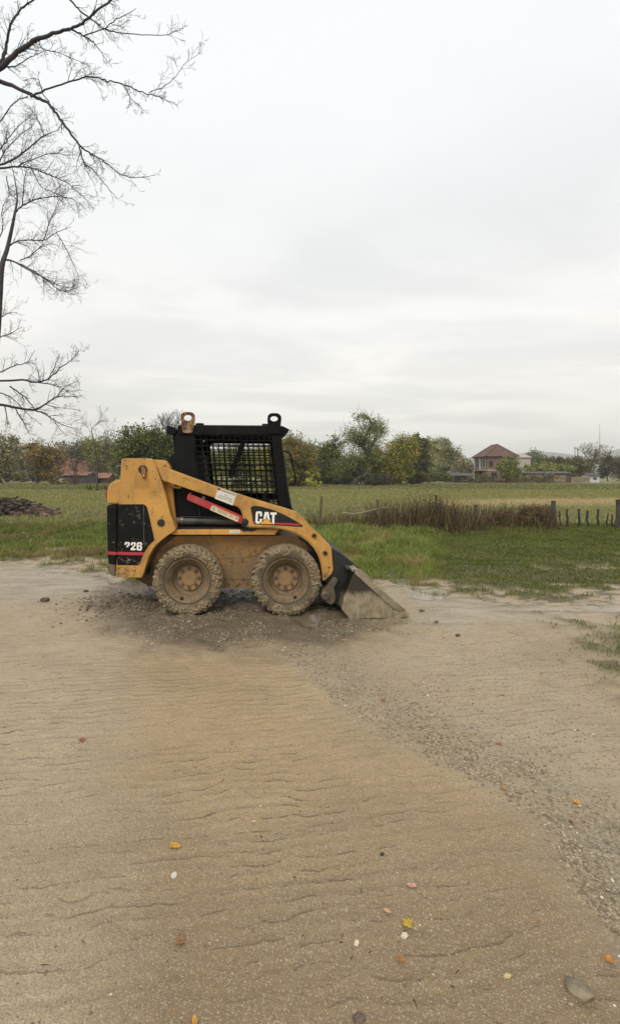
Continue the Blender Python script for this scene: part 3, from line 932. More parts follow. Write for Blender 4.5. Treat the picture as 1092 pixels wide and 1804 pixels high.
# ---- wheels: thing > wheel (rim) > tyre, hub, wheel_nuts, valve
def lathe(profile, seg, c):
    """profile (r, y) turned about the y axis through c"""
    pr = np.array(profile, float); n = len(pr)
    th = np.arange(seg) / seg * 2 * np.pi
    V = np.stack([pr[:, None, 0] * np.cos(th)[None] + c[0], np.broadcast_to(pr[:, None, 1], (n, seg)) + c[1], pr[:, None, 0] * np.sin(th)[None] + c[2]], 2)
    i = np.arange(n - 1)[:, None] * seg; j = np.arange(seg)[None]; jn = (j + 1) % seg
    return V, np.stack([i + j, i + jn, i + seg + jn, i + seg + j], 2).reshape(-1, 4)


TW = 0.262
def tyre_mesh(name, c, side, seed, parent):
    half = [(.236, .034), (.240, .026), (.250, .016), (.268, .007), (.292, .001), (.315, .001), (.332, .007), (.345, .016), (.355, .026), (.363, .036), (.3705, .050),
            (.3735, .070), (.375, .100)]
    prof = np.array(half + [(r, TW - y) for r, y in half[::-1]])
    s = np.concatenate([[0], np.cumsum(np.hypot(*np.diff(prof, axis=0).T))])
    t = np.linspace(0, s[-1], 92)
    pr = np.stack([np.interp(t, s, prof[:, 0]), np.interp(t, s, prof[:, 1])], 1)
    seg = 432
    n = len(pr)
    th = np.arange(seg) / seg * 2 * np.pi
    R = np.repeat(pr[:, 0:1], seg, 1); Yv = np.repeat(pr[:, 1:2], seg, 1)
    TH = np.repeat(th[None], n, 0)
    yc = np.abs(Yv - TW / 2)
    # chevron lugs across the tread and over the shoulder
    sgn = np.where(Yv < TW / 2, 0.0, 0.5)
    ph = (TH / (2 * np.pi) * 34 + sgn + (yc / 0.13) * 1.1) % 1.0
    lug = sstep(0.0, 0.07, ph) * (1 - sstep(0.60, 0.67, ph))
    tread = sstep(0.340, 0.352, R)
    nx_, nz_ = np.cos(TH), np.sin(TH)
    fill = fbm(nx_ * 5 + seed, nz_ * 5, Yv * 12, seed=seed, oct=3)
    depth = tread * (1 - lug) * 0.023 * sstep(0.85, 0.35, fill)
    # caked mud, lumpy, thickest towards the shoulder
    f1 = fbm(nx_ * R * 80, nz_ * R * 80, Yv * 80, seed=seed + 3, oct=3, gain=0.65)
    f2 = fbm(nx_ * 3.2, nz_ * 3.2, Yv * 5, seed=seed + 5, oct=3)
    wall = sstep(0.246, 0.275, R) * (1 - sstep(0.358, 0.372, R))
    cover = sstep(0.34, 0.62, f2 + 0.20 * sstep(0.27, 0.325, R) - (0.05 if seed < 400 else 0.10))
    lumps = wall * cover * (0.003 + 0.019 * sstep(0.38, 0.70, f1)) + wall * 0.003 * (f1 - 0.5)
    near = np.where(Yv < TW / 2, -1.0, 1.0)
    dR = np.gradient(pr[:, 0]); dY = np.gradient(pr[:, 1]); ln = np.hypot(dR, dY) + 1e-9
    nr, nyv = (dY / ln)[:, None], (-dR / ln)[:, None]
    d = lumps - depth + tread * lug * 0.005 * (f1 - 0.45)
    R2 = R + nr * d; Y2 = Yv + nyv * d
    Z = R2 * np.sin(TH); X = R2 * np.cos(TH)
    flat = -0.3615
    bulge = sstep(-0.25, -0.36, Z) * wall * 0.012
    Z = np.where(Z < flat, flat + (Z - flat) * 0.15, Z)
    Y2 = Y2 + bulge * near
    V = np.stack([X + c[0], c[1] + side * Y2, Z + c[2]], 2).reshape(-1, 3)
    i = np.arange(n - 1)[:, None] * seg; j = np.arange(seg)[None]; jn = (j + 1) % seg
    Fq = np.stack([i + j, i + jn, i + seg + jn, i + seg + j], 2).reshape(-1, 4)
    if side > 0: pass
    else: Fq = Fq[:, ::-1]
    mud_shade = np.clip(0.25 + cover * wall + tread * (1 - depth / 0.021) * 0.9 - tread * (depth / 0.021) * 0.5, 0.02, 1)
    mud_shade = mud_shade * sstep(0.243, 0.262, R)  # bead colour darkened to stand for the shaded gap between tyre and rim
    return fast_mesh(name, V, Fq, m_tyremud, col=np.repeat(mud_shade.reshape(-1, 1), 3, 1), smooth=True, parent=parent)


M_NUT = plain('nut_steel', (0.105, 0.088, 0.066), 0.55, 0.3, metallic=0.3)


def make_wheel(px, side, seed):
    Yf = 4.95 if side > 0 else 2 * YC - 4.95
    wx = (px - CX) / F * 4.965
    c = Vector((wx, Yf, 0.362)) - ROOT
    prof = [(.241, .030), (.243, .024), (.238, .020), (.231, .022), (.227, .034), (.219, .050), (.205, .062), (.196, .074), (.193, .078), (.186, .082), (.182, .088), (.179, .105), (.176, .150),
            (.168, .168), (.150, .172), (.140, .171), (.137, .160), (.132, .157), (.083, .157), (.080, .149), (.076, .1475), (.0, .1475)]
    V, Fq = lathe([(r, side * y) for r, y in prof], 96, c)
    V = V.reshape(-1, 3)
    # dents and dried mud on the ledge
    rr = np.hypot(V[:, 0] - c[0], V[:, 2] - c[2])
    V[:, 1] += side * (-0.010) * sstep(0.19, 0.21, rr) * (1 - sstep(0.225, 0.232, rr)) * fbm(V[:, 0] * 16, V[:, 2] * 16, seed=seed, oct=3)
    rim = fast_mesh('wheel', V, Fq if side > 0 else Fq[:, ::-1], m_rim, smooth=True, parent=loader)
    tyre_mesh('tyre', c, side, seed, rim)
    V, Fq = lathe([(r, side * y) for r, y in [(.136, .1585), (.134, .1545), (.129, .1535), (.0835, .1535), (.0825, .1565), (.0800, .1565), (.0785, .1455), (.074, .1440), (.006, .1435), (.0055, .150), (0, .150)]], 64, c)
    hub = fast_mesh('hub_plate', V.reshape(-1, 3), Fq if side > 0 else Fq[:, ::-1], m_hub, smooth=False, parent=rim)
    for k in range(8 if side > 0 else 0):
        bm = bmesh.new()
        a = math.radians(k * 45 + 90)
        p = c + Vector((0.1065 * math.cos(a), side * 0.1475, 0.1065 * math.sin(a)))
        add_cyl(bm, p, (0, 1, 0), 0.0155, 0.016, 6)
        bmesh.ops.create_cone(bm, cap_ends=True, segments=16, radius1=0.0205, radius2=0.0205, depth=0.005, matrix=Matrix.Translation(p + Vector((0, side * 0.006, 0))) @ Matrix.Rotation(math.pi / 2, 4, 'X'))
        lmesh('wheel_nut', bm, M_NUT, rim)
    a = math.radians(-108 if px < 400 else -62)
    cyl('valve', c + Vector((0.207 * math.cos(a), side * 0.052, 0.207 * math.sin(a))), (0, 1, 0), 0.017, 0.03, M_DARK, rim, 14, 0.004)
    return c


wheel_c = []
for px_w, sd_ in ((330.2, 1), (504.2, 1), (330.2, -1), (504.2, -1)):
    wheel_c.append(make_wheel(px_w, sd_, int(px_w) + (5 if sd_ < 0 else 0)))

# ---- chassis
hull = prism('chassis', [(226, 1012), (262, 1033), (556, 1036), (556, 980), (548, 962), (540, 950), (528, 944), (300, 944), (240, 960)], 5.24, 2 * YC - 5.24, M_HULL_DK, loader, 0.008)
prism('side_plate', [(272, 1021.5), (545, 1021.5), (550, 985), (536, 952), (520, 944), (310, 944), (283, 965), (270, 990)], 5.222, 5.24, M_YEL_MUD, hull, 0.003)
prism('access_panel', [(392, 983), (432, 983), (446, 980), (457, 974), (468, 965), (486, 944), (334, 944), (352, 972), (368, 983)], 5.216, 5.222, M_YEL_MUD, hull, 0.0015)
prism('skid_plate', [(300, 1036), (545, 1036), (545, 1022.5), (296, 1022.5)], 5.215, 5.24, M_YEL_MUD, hull, 0.004)
bm = bmesh.new()
for x, y, r in ((392, 975, .013), (440, 975, .013), (407, 987, .011), (426, 987, .011), (409, 963, .010), (372, 958, .010), (468, 962, .011), (409, 1019, .011), (428, 1019, .011),
                (418, 1027, .022), (449, 960, .007), (448, 969, .007), (378, 990, .009), (435, 1026, .012), (402, 1027, .012)):
    add_cyl(bm, L(x, y, 5.205), (0, 1, 0), r, 0.03, 8)
lmesh('panel_bolts', bm, M_YEL_MUD, hull, 0.002)
# axle stubs
bm = bmesh.new()
for c in wheel_c:
    s = 1 if c[1] < 0 else -1
    add_cyl(bm, c + Vector((0, s * 0.24, 0)), (0, 1, 0), 0.11, 0.17, 24)
lmesh('axle_stubs', bm, M_HULL_DK, hull)
# hydraulic hoses behind the front wheel arch
bm = bmesh.new()
add_box(bm, L(540, 1010, 5.20), L(575, 955, 5.9))
lmesh('front_bulkhead', bm, M_IN, hull, 0.02)
for k, (x0, y0, x1, y1) in enumerate(((526, 948, 560, 985), (532, 946, 566, 978), (575, 985, 590, 1018))):
    tube('hydraulic_hose', [L(x0, y0, 5.14 + .03 * k), L((x0 + x1) / 2 + 4, (y0 + y1) / 2 - 5, 5.10 + .03 * k), L(x1, y1, 5.16)], 0.012, M_DARK, hull)

# ---- folded fender ledge
fpts = [(300, 933.5), (492, 932.5), (489, 936), (484, 942.5), (306, 942.5)]
fender = prism('fender', fpts, 5.06, 5.25, M_YEL, loader, 0.008, 3)
prism('fender_sticker', [(405, 934), (422.5, 933.7), (422.5, 939.2), (405, 939.5)], 5.0575, 5.0595, M_STICK, fender, 0)
prism('worn_patch', curve([(423, 932.0), (450, 931.8), (452, 934), (444, 936.5), (436, 935.5), (430, 936.8), (425, 934)], 2), 5.0575, 5.0593, M_DARK, fender, 0)
prism('far_fender', fpts, 2 * YC - 5.25, 2 * YC - 5.06, M_YEL, loader, 0.008, 3)


def text_on(name, body, px0, py0, px1, py1, Y, mat, parent):
    """flat lettering filling the pixel box, its baseline from (px0,py1) level"""
    cu = bpy.data.curves.new(name, 'FONT'); cu.body = body; cu.size = 1.0; cu.extrude = 0.001
    tmp = bpy.data.objects.new(name + '_tmp', cu); COL.objects.link(tmp)
    dg = bpy.context.evaluated_depsgraph_get()
    me = bpy.data.meshes.new_from_object(tmp.evaluated_get(dg))
    bpy.data.objects.remove(tmp, do_unlink=True)
    n = len(me.vertices); V = np.zeros(n * 3, dtype=np.float32); me.vertices.foreach_get('co', V); V = V.reshape(-1, 3)
    a = L(px0, py1, Y); c = L(px1, py1, Y); d = L(px0, py0, Y)
    mn, mx_ = V.min(0), V.max(0)
    u = (V[:, 0] - mn[0]) / (mx_[0] - mn[0]); v = (V[:, 1] - mn[1]) / (mx_[1] - mn[1])
    a_, c_, d_ = np.array(a), np.array(c), np.array(d)
    P = a_ + u[:, None] * (c_ - a_) + v[:, None] * (d_ - a_); P[:, 1] -= V[:, 2] * 0.5
    me.vertices.foreach_set('co', P.astype(np.float32).ravel()); me.update()
    me.materials.clear(); me.materials.append(mat)
    me.name = name
    return link(bpy.data.objects.new(name, me), parent)


text_on('sticker_print', '370 KPA', 407.5, 935.2, 420.5, 938.2, 5.0565, M_PRINT, fender)

# ---- rear tower (upright) with side cover
YT = 5.01
arch = [(306, 937), (295, 944), (283, 953), (271, 965), (262.5, 980), (256.5, 999), (251.5, 1016)]
tower_out = [(214, 809), (219, 807.5), (262, 807.5), (268, 810), (277, 824), (284, 845), (292, 872), (300, 905), (309.5, 929), (309.5, 933)] + arch + \
            [(249, 1018), (206, 1017), (204.5, 1012), (206.5, 985), (209.5, 905), (211, 870)]
tower = prism('rear_tower', tower_out, YT, YT + 0.16, M_YEL, loader, 0.006, 3, mirror=True)
prism('arm_bracket', [(255, 809), (287, 810.5), (293, 813.5), (298, 820), (302, 832), (300, 850), (280, 850)], YT + 0.07, YT + 0.20, M_YEL, tower, 0.005, 2, mirror=True)
prism('inner_post', [(270, 838), (290, 850), (304, 860), (311, 925), (309, 942), (285, 940)], YT + 0.162, YT + 0.3, M_YEL, tower, 0.01, 2, mirror=True)
# wheel-arch liner, running in from the tower's edge
bm = bmesh.new()
pa = [L(x, y, YT + 0.012) for x, y in arch]
for i in range(len(pa) - 1):
    v = [bm.verts.new(p) for p in (pa[i], pa[i + 1], pa[i + 1] + Vector((0, .26, 0)), pa[i] + Vector((0, .26, 0)))]
    bm.faces.new(v)
bmesh.ops.remove_doubles(bm, verts=bm.verts, dist=1e-4)
bmesh.ops.solidify(bm, geom=bm.faces[:], thickness=0.008)
lmesh('wheel_arch', bm, M_HULL_DK, tower)
cover_out = [(209.0, 888.5), (252, 888.3), (256.5, 890), (259.5, 894), (262.5, 906), (267.5, 928), (271.5, 947), (272, 952), (263.5, 960), (256, 971), (250.5, 983), (246.5, 993), (243, 996), (207, 995.5), (206.8, 985)]
scov = prism('side_cover', cover_out, YT - 0.003, YT + 0.01, M_BLK, tower, 0.0015, 1)
prism('red_stripe', [(206.5, 972.2), (254.5, 973.2), (252.8, 978.2), (206.4, 977.4)], YT - 0.0048, YT - 0.0032, M_REDSTRIPE, scov, 0)
prism('rubbed_line', [(253.2, 891), (253.9, 891), (254.4, 962), (253.7, 962)], YT - 0.0044, YT - 0.0031, M_STEEL, scov, 0)
prism('faded_patch', [(237, 843.5), (264.5, 843.5), (264, 860.5), (236.5, 860.5)], YT - 0.0015, YT + 0.001, M_GHOST, tower, 0)
# numerals, the first one worn
TWO = [(0, .62), (0, .84), (.16, 1), (.84, 1), (1, .84), (1, .62), (.52, .22), (1, .22), (1, 0), (0, 0), (0, .2), (.64, .64), (.64, .77), (.58, .83), (.42, .83), (.36, .77), (.36, .62)]
WORN = [(0, .64), (0, .84), (.16, 1), (.84, 1), (1, .84), (1, .62), (.58, .34), (.34, .42), (.40, .50), (.64, .66), (.64, .77), (.58, .83), (.42, .83), (.36, .77), (.33, .66)]
SIX = [(1, .66), (1, .84), (.84, 1), (.16, 1), (0, .84), (0, .302), (.36, .302), (.36, .42), (.42, .47), (.58, .47), (.64, .42), (.64, .22), (.58, .16), (.42, .16), (.36, .22), (.36, .298), (0, .298),
       (0, .16), (.16, 0), (.84, 0), (1, .16), (1, .48), (.84, .62), (.36, .62), (.36, .78), (.42, .84), (.58, .84), (.64, .78), (.64, .66)]


def glyph(bm, pts, x0, y0, x1, y1, Y, shear=0.0, dy=0.0012):
    add_prism(bm, [L(x0 + (x1 - x0) * u + shear * (v - 0.5) * (x1 - x0), y1 + (y0 - y1) * v, Y) for u, v in pts], dy)


bm = bmesh.new()
glyph(bm, WORN, 219.8, 954.8, 228.8, 969.3, YT - 0.0048, 0.08)
glyph(bm, TWO, 230.7, 955.2, 239.7, 969.3, YT - 0.0048, 0.08)
glyph(bm, SIX, 241.2, 955.2, 250.6, 969.8, YT - 0.0048, 0.05)
lmesh('model_number', bm, M_WHITE, scov)
# pins
bm = bmesh.new()
add_cyl(bm, L(252, 827, YT - 0.006), (0, 1, 0), 0.046, 0.03, 28)
lmesh('pivot_pin', bm, M_DARK, tower, 0.006)
prism('pin_keeper', curve([(249, 823), (252, 821.5), (255.5, 823), (257, 829), (256.5, 840), (254, 843), (251.5, 842), (249.5, 833)], 3), YT - 0.034, YT - 0.018, m_rust, tower, 0.004)
cyl('keeper_bolt', L(254, 838, YT - 0.038), (0, 1, 0), 0.014, 0.02, M_YEL, tower, 6, 0.002)
bm = bmesh.new()
add_cyl(bm, L(284, 921, YT - 0.004), (0, 1, 0), 0.040, 0.022, 28)
lmesh('pivot_pin', bm, M_DARK, tower, 0.005)
cyl('keeper_bolt', L(284, 909, YT - 0.008), (0, 1, 0), 0.016, 0.024, M_YEL, tower, 6, 0.002)
prism('keeper_plate', curve([(280.5, 909), (282, 905.5), (286, 905.5), (287.5, 909), (289, 918), (279, 918)], 3), YT - 0.004, YT + 0.002, M_YEL, tower, 0.001)
cyl('keeper_bolt', L(289, 818.5, YT + 0.06), (0, 1, 0), 0.020, 0.03, M_YEL, tower, 16, 0.004)

# ---- engine hood and rear door
hood = prism('engine_hood', [(188.5, 888.8), (187.8, 872), (189.3, 860), (193, 852.5), (199.5, 847.5), (212.5, 843.5), (250, 843), (250, 888.8)], YT + 0.05, 2 * YC - YT - 0.05, M_YEL, loader, 0.03, 4)
door = prism('rear_door', [(187.6, 890), (206.8, 890), (206, 995), (191.5, 995), (189.5, 985), (188, 930)], YT + 0.03, 2 * YC - YT - 0.03, M_BLK, loader, 0.022, 3)
prism('red_stripe', [(189.6, 971.6), (205.5, 972.4), (205.3, 977.6), (190, 976.6)], YT + 0.0275, YT + 0.031, M_REDSTRIPE, door, 0)
prism('engine_block', [(208.5, 860), (260, 860), (260, 1012), (206, 1012)], YT + 0.10, 2 * YC - YT - 0.10, M_IN, hood, 0)
prism('rear_bumper', [(188, 994), (204.8, 996), (203.8, 1016), (197, 1014.5), (190, 1009)], YT + 0.02, 2 * YC - YT - 0.02, paint('muddy_bumper', (0.055, 0.045, 0.03), 0.6, 0.2, 1.4, 1.0, 0.3, floor_mud=0.6, mudcol=(0.15, 0.115, 0.07)), loader, 0.02, 3)
bm = bmesh.new(); add_prism(bm, [L(x, y, YT + 0.12) for x, y in ((186.8, 864), (190.0, 864), (190.5, 878), (187.0, 878))], 0.07)
lmesh('tail_lamp', bm, M_TAIL, hood, 0.004)
tube('grab_handle', [L(213, 832, YT + .25), L(208.5, 827, YT + .24), L(206.5, 822.5, YT + .22), L(212, 821, YT + .3)], 0.014, M_STEEL, hood)
bm = bmesh.new(); add_prism(bm, [L(x, y, YT + .18) for x, y in ((208, 824), (213, 821), (216, 826), (214, 835), (210, 832))], 0.12)
lmesh('filler_cap', bm, M_DARK, hood, 0.006)

# ---- engine compartment seen between tower and arm
prism('engine_screen', curve([(304, 862), (318, 858), (430, 895), (436, 918), (432, 934), (312, 934), (306, 915), (303, 885)], 3), 5.30, 5.36, M_IN, loader, 0.004)
bm = bmesh.new()
for k in range(7):
    yy = 866 + 7.3 * k; x0 = 306 + 0.35 * k; w_ = 17 - 0.4 * k
    add_prism(bm, [L(x, y, 5.292) for x, y in ((x0, yy + 2.6), (x0 + w_, yy + 6.6), (x0 + w_, yy + 9.0), (x0, yy + 5.0))], 0.02)
    if k < 5:
        x2 = x0 + w_ + 3.5
        add_prism(bm, [L(x, y, 5.292) for x, y in ((x2, yy + 6.6), (x2 + 19, yy + 11.5), (x2 + 19, yy + 13.6), (x2, yy + 8.8))], 0.02)
for xa, xb in ((303.5, 306), (323.2, 326.2)):
    add_prism(bm, [L(x, y, 5.290) for x, y in ((xa, 864), (xb, 864), (xb + 4, 920), (xa + 4, 920))], 0.02)
lmesh('louvres', bm, plain('dull_black', (0.050, 0.048, 0.044), 0.55, 0.3), bpy.data.objects['engine_screen'], 0.002)
tube('hydraulic_pipe', [L(282, 846, YT + .18), L(292, 851, YT + .17), L(301, 855.5, YT + .16), L(309, 858.5, YT + .17), L(319, 859, YT + .2)], 0.012, M_YEL, loader)
bm = bmesh.new(); add_cyl(bm, L(298.5, 854.3, YT + .162), L(301, 855.5, YT + .16) - L(298, 854, YT + .16), 0.018, 0.05, 6)
lmesh('pipe_fitting', bm, M_YEL, bpy.data.objects['hydraulic_pipe'])

# ---- lift cylinder lying behind the arm
a0, a1 = L(306, 917, YT + .2), L(445, 918.5, YT + .2)
bm = bmesh.new(); add_cyl(bm, (L(322, 918, YT + .2) + a1) / 2, a1 - a0, 0.045, (a1 - L(322, 918, YT + .2)).length, 28)
lc = lmesh('lift_cylinder', bm, plain('dusty_barrel', (0.050, 0.046, 0.040), 0.45, 0.55, 9), loader, 0.004)
cyl('cylinder_gland', L(321.5, 917.5, YT + .2), a1 - a0, 0.053, 0.035, M_STEEL, lc, 24, 0.004)
cyl('piston_rod', L(312, 917, YT + .2), a1 - a0, 0.036, 0.11, plain('muddy_rod', (0.16, 0.125, 0.085), 0.6, 0.4), lc, 20)
tube('cylinder_pipe', [L(325, 911, YT + .17), L(345, 910.5, YT + .165), L(385, 911, YT + .165), L(400, 911, YT + .17), L(425, 907, YT + .2)], 0.008, M_DARK, lc)
bm = bmesh.new(); add_box(bm, L(308, 934, YT + .12), L(440, 926, 5.3)); lmesh('cylinder_tray', bm, M_IN, lc)

# ---- lift arms
arm_out = [(276.5, 820.5), (279, 819.5), (300, 826.8), (330, 838), (380, 856.5), (440, 877), (500, 894.5), (521, 901.5), (527.5, 906), (547, 926.5), (566, 945), (580, 959.5), (584, 966), (585.5, 985), (587, 1004), (584.5, 1011),
           (573, 1022.5), (568.5, 1024), (567.5, 1012), (565.5, 996), (561, 981), (553.5, 967), (543, 955), (530, 945.5), (516, 938.5), (498, 933.5), (478, 931), (452, 930), (440, 929.5), (434, 926.5), (430, 916),
           (424, 899), (419.5, 893.5), (400, 886), (376, 876.5), (330, 861), (290, 847.5), (285.5, 845)]
YA = 5.00
arm = prism('lift_arm', arm_out, YA, YA + 0.11, M_YEL, loader, 0.011, 4)
prism('far_lift_arm', arm_out, 2 * YC - YA - 0.11, 2 * YC - YA, M_YEL, loader, 0.011, 4)
gus = [(421, 885), (424, 881.5), (430, 880), (446, 881.5), (470, 887.5), (498, 897), (519, 905.5), (524, 910), (543, 930), (560, 948), (573, 962), (576, 969), (577.5, 985), (579, 1003), (577.5, 1008), (571, 1016), (569.5, 1005), (566.8, 990),
       (562, 977), (554.5, 963.5), (544, 952.5), (531, 943), (517, 936.5), (498, 931.8), (478, 929.3), (452, 928.3), (441, 927.8), (437, 924.5), (433.5, 915), (427, 899), (421.5, 890)]
prism('arm_gusset', gus, YA - 0.010, YA + 0.001, M_YEL, arm, 0.006, 3)
dec = [(441.8, 896), (442.5, 893.3), (445, 891.6), (452, 891), (464, 893.2), (480, 898), (498, 905.5), (512, 912.5), (524, 919.5), (532.5, 925.3), (534, 927), (532.5, 928.4), (490, 925.6), (450, 923.6), (447, 922.5), (445.5, 919), (444.2, 908)]
YD = YA - 0.0125
decal = prism('black_decal', dec, YD, YD + 0.003, paint('decal_black', (0.008, 0.009, 0.009), 0.35, -1, 0, 0.0, 0.25, chipcol=(0.2, 0.15, 0.08), streak=0.06), arm, 0)
YL = YD - 0.0015
prism('red_stripe', [(485, 920.6), (526, 922.6), (530.8, 926.0), (485, 923.6)], YL, YL + 0.0012, M_REDSTRIPE, decal, 0)
prism('red_stripe', [(445.4, 918.3), (449.4, 918.6), (448, 922.0), (446.6, 921.8)], YL, YL + 0.0012, M_REDSTRIPE, decal, 0)
CEE = [(1, .60), (1, .86), (.86, 1), (.16, 1), (0, .86), (0, .14), (.16, 0), (.84, 0), (1, .14), (1, .40), (.66, .40), (.66, .22), (.58, .16), (.44, .16), (.36, .22), (.36, .78), (.44, .84), (.58, .84), (.66, .78), (.66, .60)]
AL = [(0, 0), (.28, 1), (.503, 1), (.503, .80), (.40, .36), (.503, .36), (.503, .18), (.36, .18), (.31, 0)]
AR = [(1 - u, v) for u, v in AL]
TEE = [(0, 1), (1, 1), (1, .81), (.68, .81), (.68, 0), (.32, 0), (.32, .81), (0, .81)]
bm = bmesh.new()
glyph(bm, CEE, 450.2, 901.0, 461.6, 922.4, YL, 0.06)
glyph(bm, AL, 462.4, 901.9, 477.0, 922.6, YL); glyph(bm, AR, 462.4, 901.9, 477.0, 922.6, YL)
glyph(bm, TEE, 476.0, 902.8, 487.0, 923.6, YL, 0.06)
lmesh('logo_letters', bm, M_WHITE, decal)
prism('logo_triangle_border', [(455.3, 923.4), (469.6, 912.3), (483, 924.4)], YL - 0.0014, YL - 0.0002, M_IN, decal, 0)
prism('logo_triangle', [(457.8, 922.8), (469.6, 913.6), (480.8, 923.6)], YL - 0.0027, YL - 0.0015, M_TRI, decal, 0)
# bushings in the arm
for x, y, r in ((553.6, 944.2, .021), (572.2, 974.6, .021)):
    V, Fq = lathe([(r * 1.35, 0.0), (r * 1.35, -.010), (r * .9, -.010), (r * .75, -.004), (r * .72, .05), (0, .05)], 24, L(x, y, YA - 0.010))
    o = fast_mesh('bushing', V.reshape(-1, 3), Fq, m_rust, parent=arm)
    V, Fq = lathe([(r * .72, -.0006), (r * .70, -.0012), (0, -.0012)], 24, L(x, y, YA - 0.0145)); fast_mesh('bushing_bore', V.reshape(-1, 3), Fq, M_IN, parent=o)
cyl('bushing', L(579.6, 1000, YA - 0.0005), (0, 1, 0), 0.011, 0.006, M_IN, arm, 16)
# sticker on the arm
stk = [(384.6, 859.2), (416.6, 870.2), (410.2, 890.6), (378.6, 878.4)]
sk = prism('arm_sticker', stk, YA - 0.002, YA + 0.001, M_STICK, arm, 0)


def on_quad(q, u, v):
    a, bq, c, d = [np.array(p, float) for p in q]      # tl, tr, br, bl
    return tuple((a * (1 - u) + bq * u) * (1 - v) + (d * (1 - u) + c * u) * v)


def print_rows(name, q, rows, Y, mat, parent, seed=1):
    """tiny unreadable print: rows of letter-high marks"""
    rr = random.Random(seed); bm = bmesh.new()
    for v0, v1, u0, u1 in rows:
        u = u0
        while u < u1:
            w = rr.uniform(0.018, 0.045)
            e = min(u1, u + w)
            add_prism(bm, [L(*on_quad(q, *uv), Y) for uv in ((u, v0), (e, v0 + rr.uniform(0, .03)), (e, v1), (u, v1 - rr.uniform(0, .03)))], 0.0008)
            u = e + rr.uniform(0.010, 0.022)
    return lmesh(name, bm, mat, parent)


print_rows('sticker_print', stk, [(.03, .20, .08, .98), (.36, .45, .42, .64), (.52, .62, .16, .90), (.70, .80, .10, .62), (.70, .80, .70, .90)], YA - 0.0034, plain('faded_print', (0.25, 0.235, 0.20), 0.6, 0.2), sk)
prism('sticker_corner', [(384.8, 859.4), (388.5, 860.6), (387, 863.2), (383.6, 864.0)], YA - 0.0036, YA - 0.0022, M_DARK, sk, 0)

# ---- red arm brace
br = [(329.3, 879), (330.2, 873), (332.6, 870.3), (337, 871.2), (376, 887), (410, 901.5), (428, 910), (437, 916), (437, 924), (427, 923.6), (404, 914.2), (370, 898.5), (345, 887.5), (330.4, 881.2)]
brace = prism('arm_brace', br, YA + 0.03, YA + 0.085, M_RED, loader, 0.010, 3)
bst = [(374.5, 889.8), (421.5, 911), (418.2, 919.6), (369.8, 898.2)]
bs = prism('brace_sticker', bst, YA + 0.0275, YA + 0.031, M_CREAM, brace, 0)
print_rows('sticker_print', bst, [(.30, .48, .24, .58), (.55, .74, .26, .60), (.32, .50, .66, .80), (.56, .72, .68, .84), (.12, .36, .05, .12), (.45, .8, .06, .15), (.2, .7, .90, .97)], YA + 0.0262, M_PRINT, bs, 4)
prism('sticker_band', [on_quad(bst, .2, .02), on_quad(bst, .98, .02), on_quad(bst, .98, .14), on_quad(bst, .2, .22)], YA + 0.0262, YA + 0.0273, M_ORANGE, bs, 0)
cyl('brace_pin', L(335.5, 870.6, YA + .055), (0, 1, 0), 0.013, 0.07, M_RED, brace, 14, 0.002)
bm = bmesh.new()
add_prism(bm, [L(x, y, YA + .045) for x, y in ((353, 881), (357, 874), (362, 876), (359, 884))], 0.02)
lmesh('brace_clip', bm, M_STEEL, brace, 0.002)
tube('brace_strap', [L(351, 888, YA + .1), L(349, 893, YA + .13), L(352, 900, YA + .16), L(352, 910, YA + .18)], 0.012, M_DARK, brace)
V, Fq = lathe([(0, -.02), (.012, -.02), (.013, -.012), (.022, -.012), (.030, -.008), (.037, .004), (.040, .02), (.040, .08)], 28, L(432.6, 919.4, YA - 0.008))
fast_mesh('brace_pivot', V.reshape(-1, 3), Fq, M_DARK, parent=brace)
prism('pivot_lug', curve([(425, 924), (432, 911.5), (440, 914), (443, 926), (446, 929.5), (440, 931.5), (430, 929)], 3), YA + 0.004, YA + 0.06, M_DARK, brace, 0.004)

# ---- cab
YB = 5.20                                               # near side of the cab
YB2 = 2 * YC - YB
cab_mats = M_CAB
post_r = [(312.5, 760), (341, 760), (344, 775), (343, 800), (349, 836), (362, 862), (330, 862), (309, 850), (311, 800)]
cab = prism('cab', post_r, YB, YB + 0.06, M_CAB, loader, 0.008, 2, mirror=True)
post_f = [(478, 764), (495, 764), (496.5, 780), (504, 835), (513.5, 890), (515, 905), (494, 905), (490, 880), (482, 800)]
prism('front_post', post_f, YB, YB + 0.07, M_CAB, cab, 0.008, 2, mirror=True)
bm = bmesh.new()                                         # side rails of the roof and the lower rails
for s in (1, -1):
    p = [L(x, y, YB - 0.01) for x, y in ((313, 748.6), (500, 750.6), (500, 766.5), (313, 766.5))]
    p = [Vector((v[0], s * v[1], v[2])) for v in p]; add_prism(bm, p, s * 0.09)
    p = [L(x, y, YB + 0.005) for x, y in ((310, 850), (330, 846), (365, 858), (500, 898), (514, 896), (514, 912), (310, 912))]
    p = [Vector((v[0], s * v[1], v[2])) for v in p]; add_prism(bm, p, s * 0.05)
lmesh('side_rails', bm, M_CAB, cab, 0.012, 3)
roof = prism('cab_roof', [(316, 748.2), (470, 749.4), (494, 750.0), (502, 752.4), (510.3, 757.0), (506, 761), (500, 766.5), (316, 762)], YB + 0.08, YB2 - 0.08, M_CAB, cab, 0.006, 2)
prism('roof_visor', [(492, 749.2), (500, 751.2), (510.5, 757), (505, 761.5), (497, 768.5), (489, 766)], YB + 0.006, YB2 - 0.006, M_CAB, cab, 0.006, 2)
bm = bmesh.new(); add_cyl(bm, L(352, 747.5, YB + .2), (0, 0, 1), 0.05, 0.02, 24); add_cyl(bm, L(467, 748.5, YB + .15), (0, 0, 1), 0.035, 0.02, 20)
lmesh('roof_caps', bm, M_CAB, roof, 0.004)
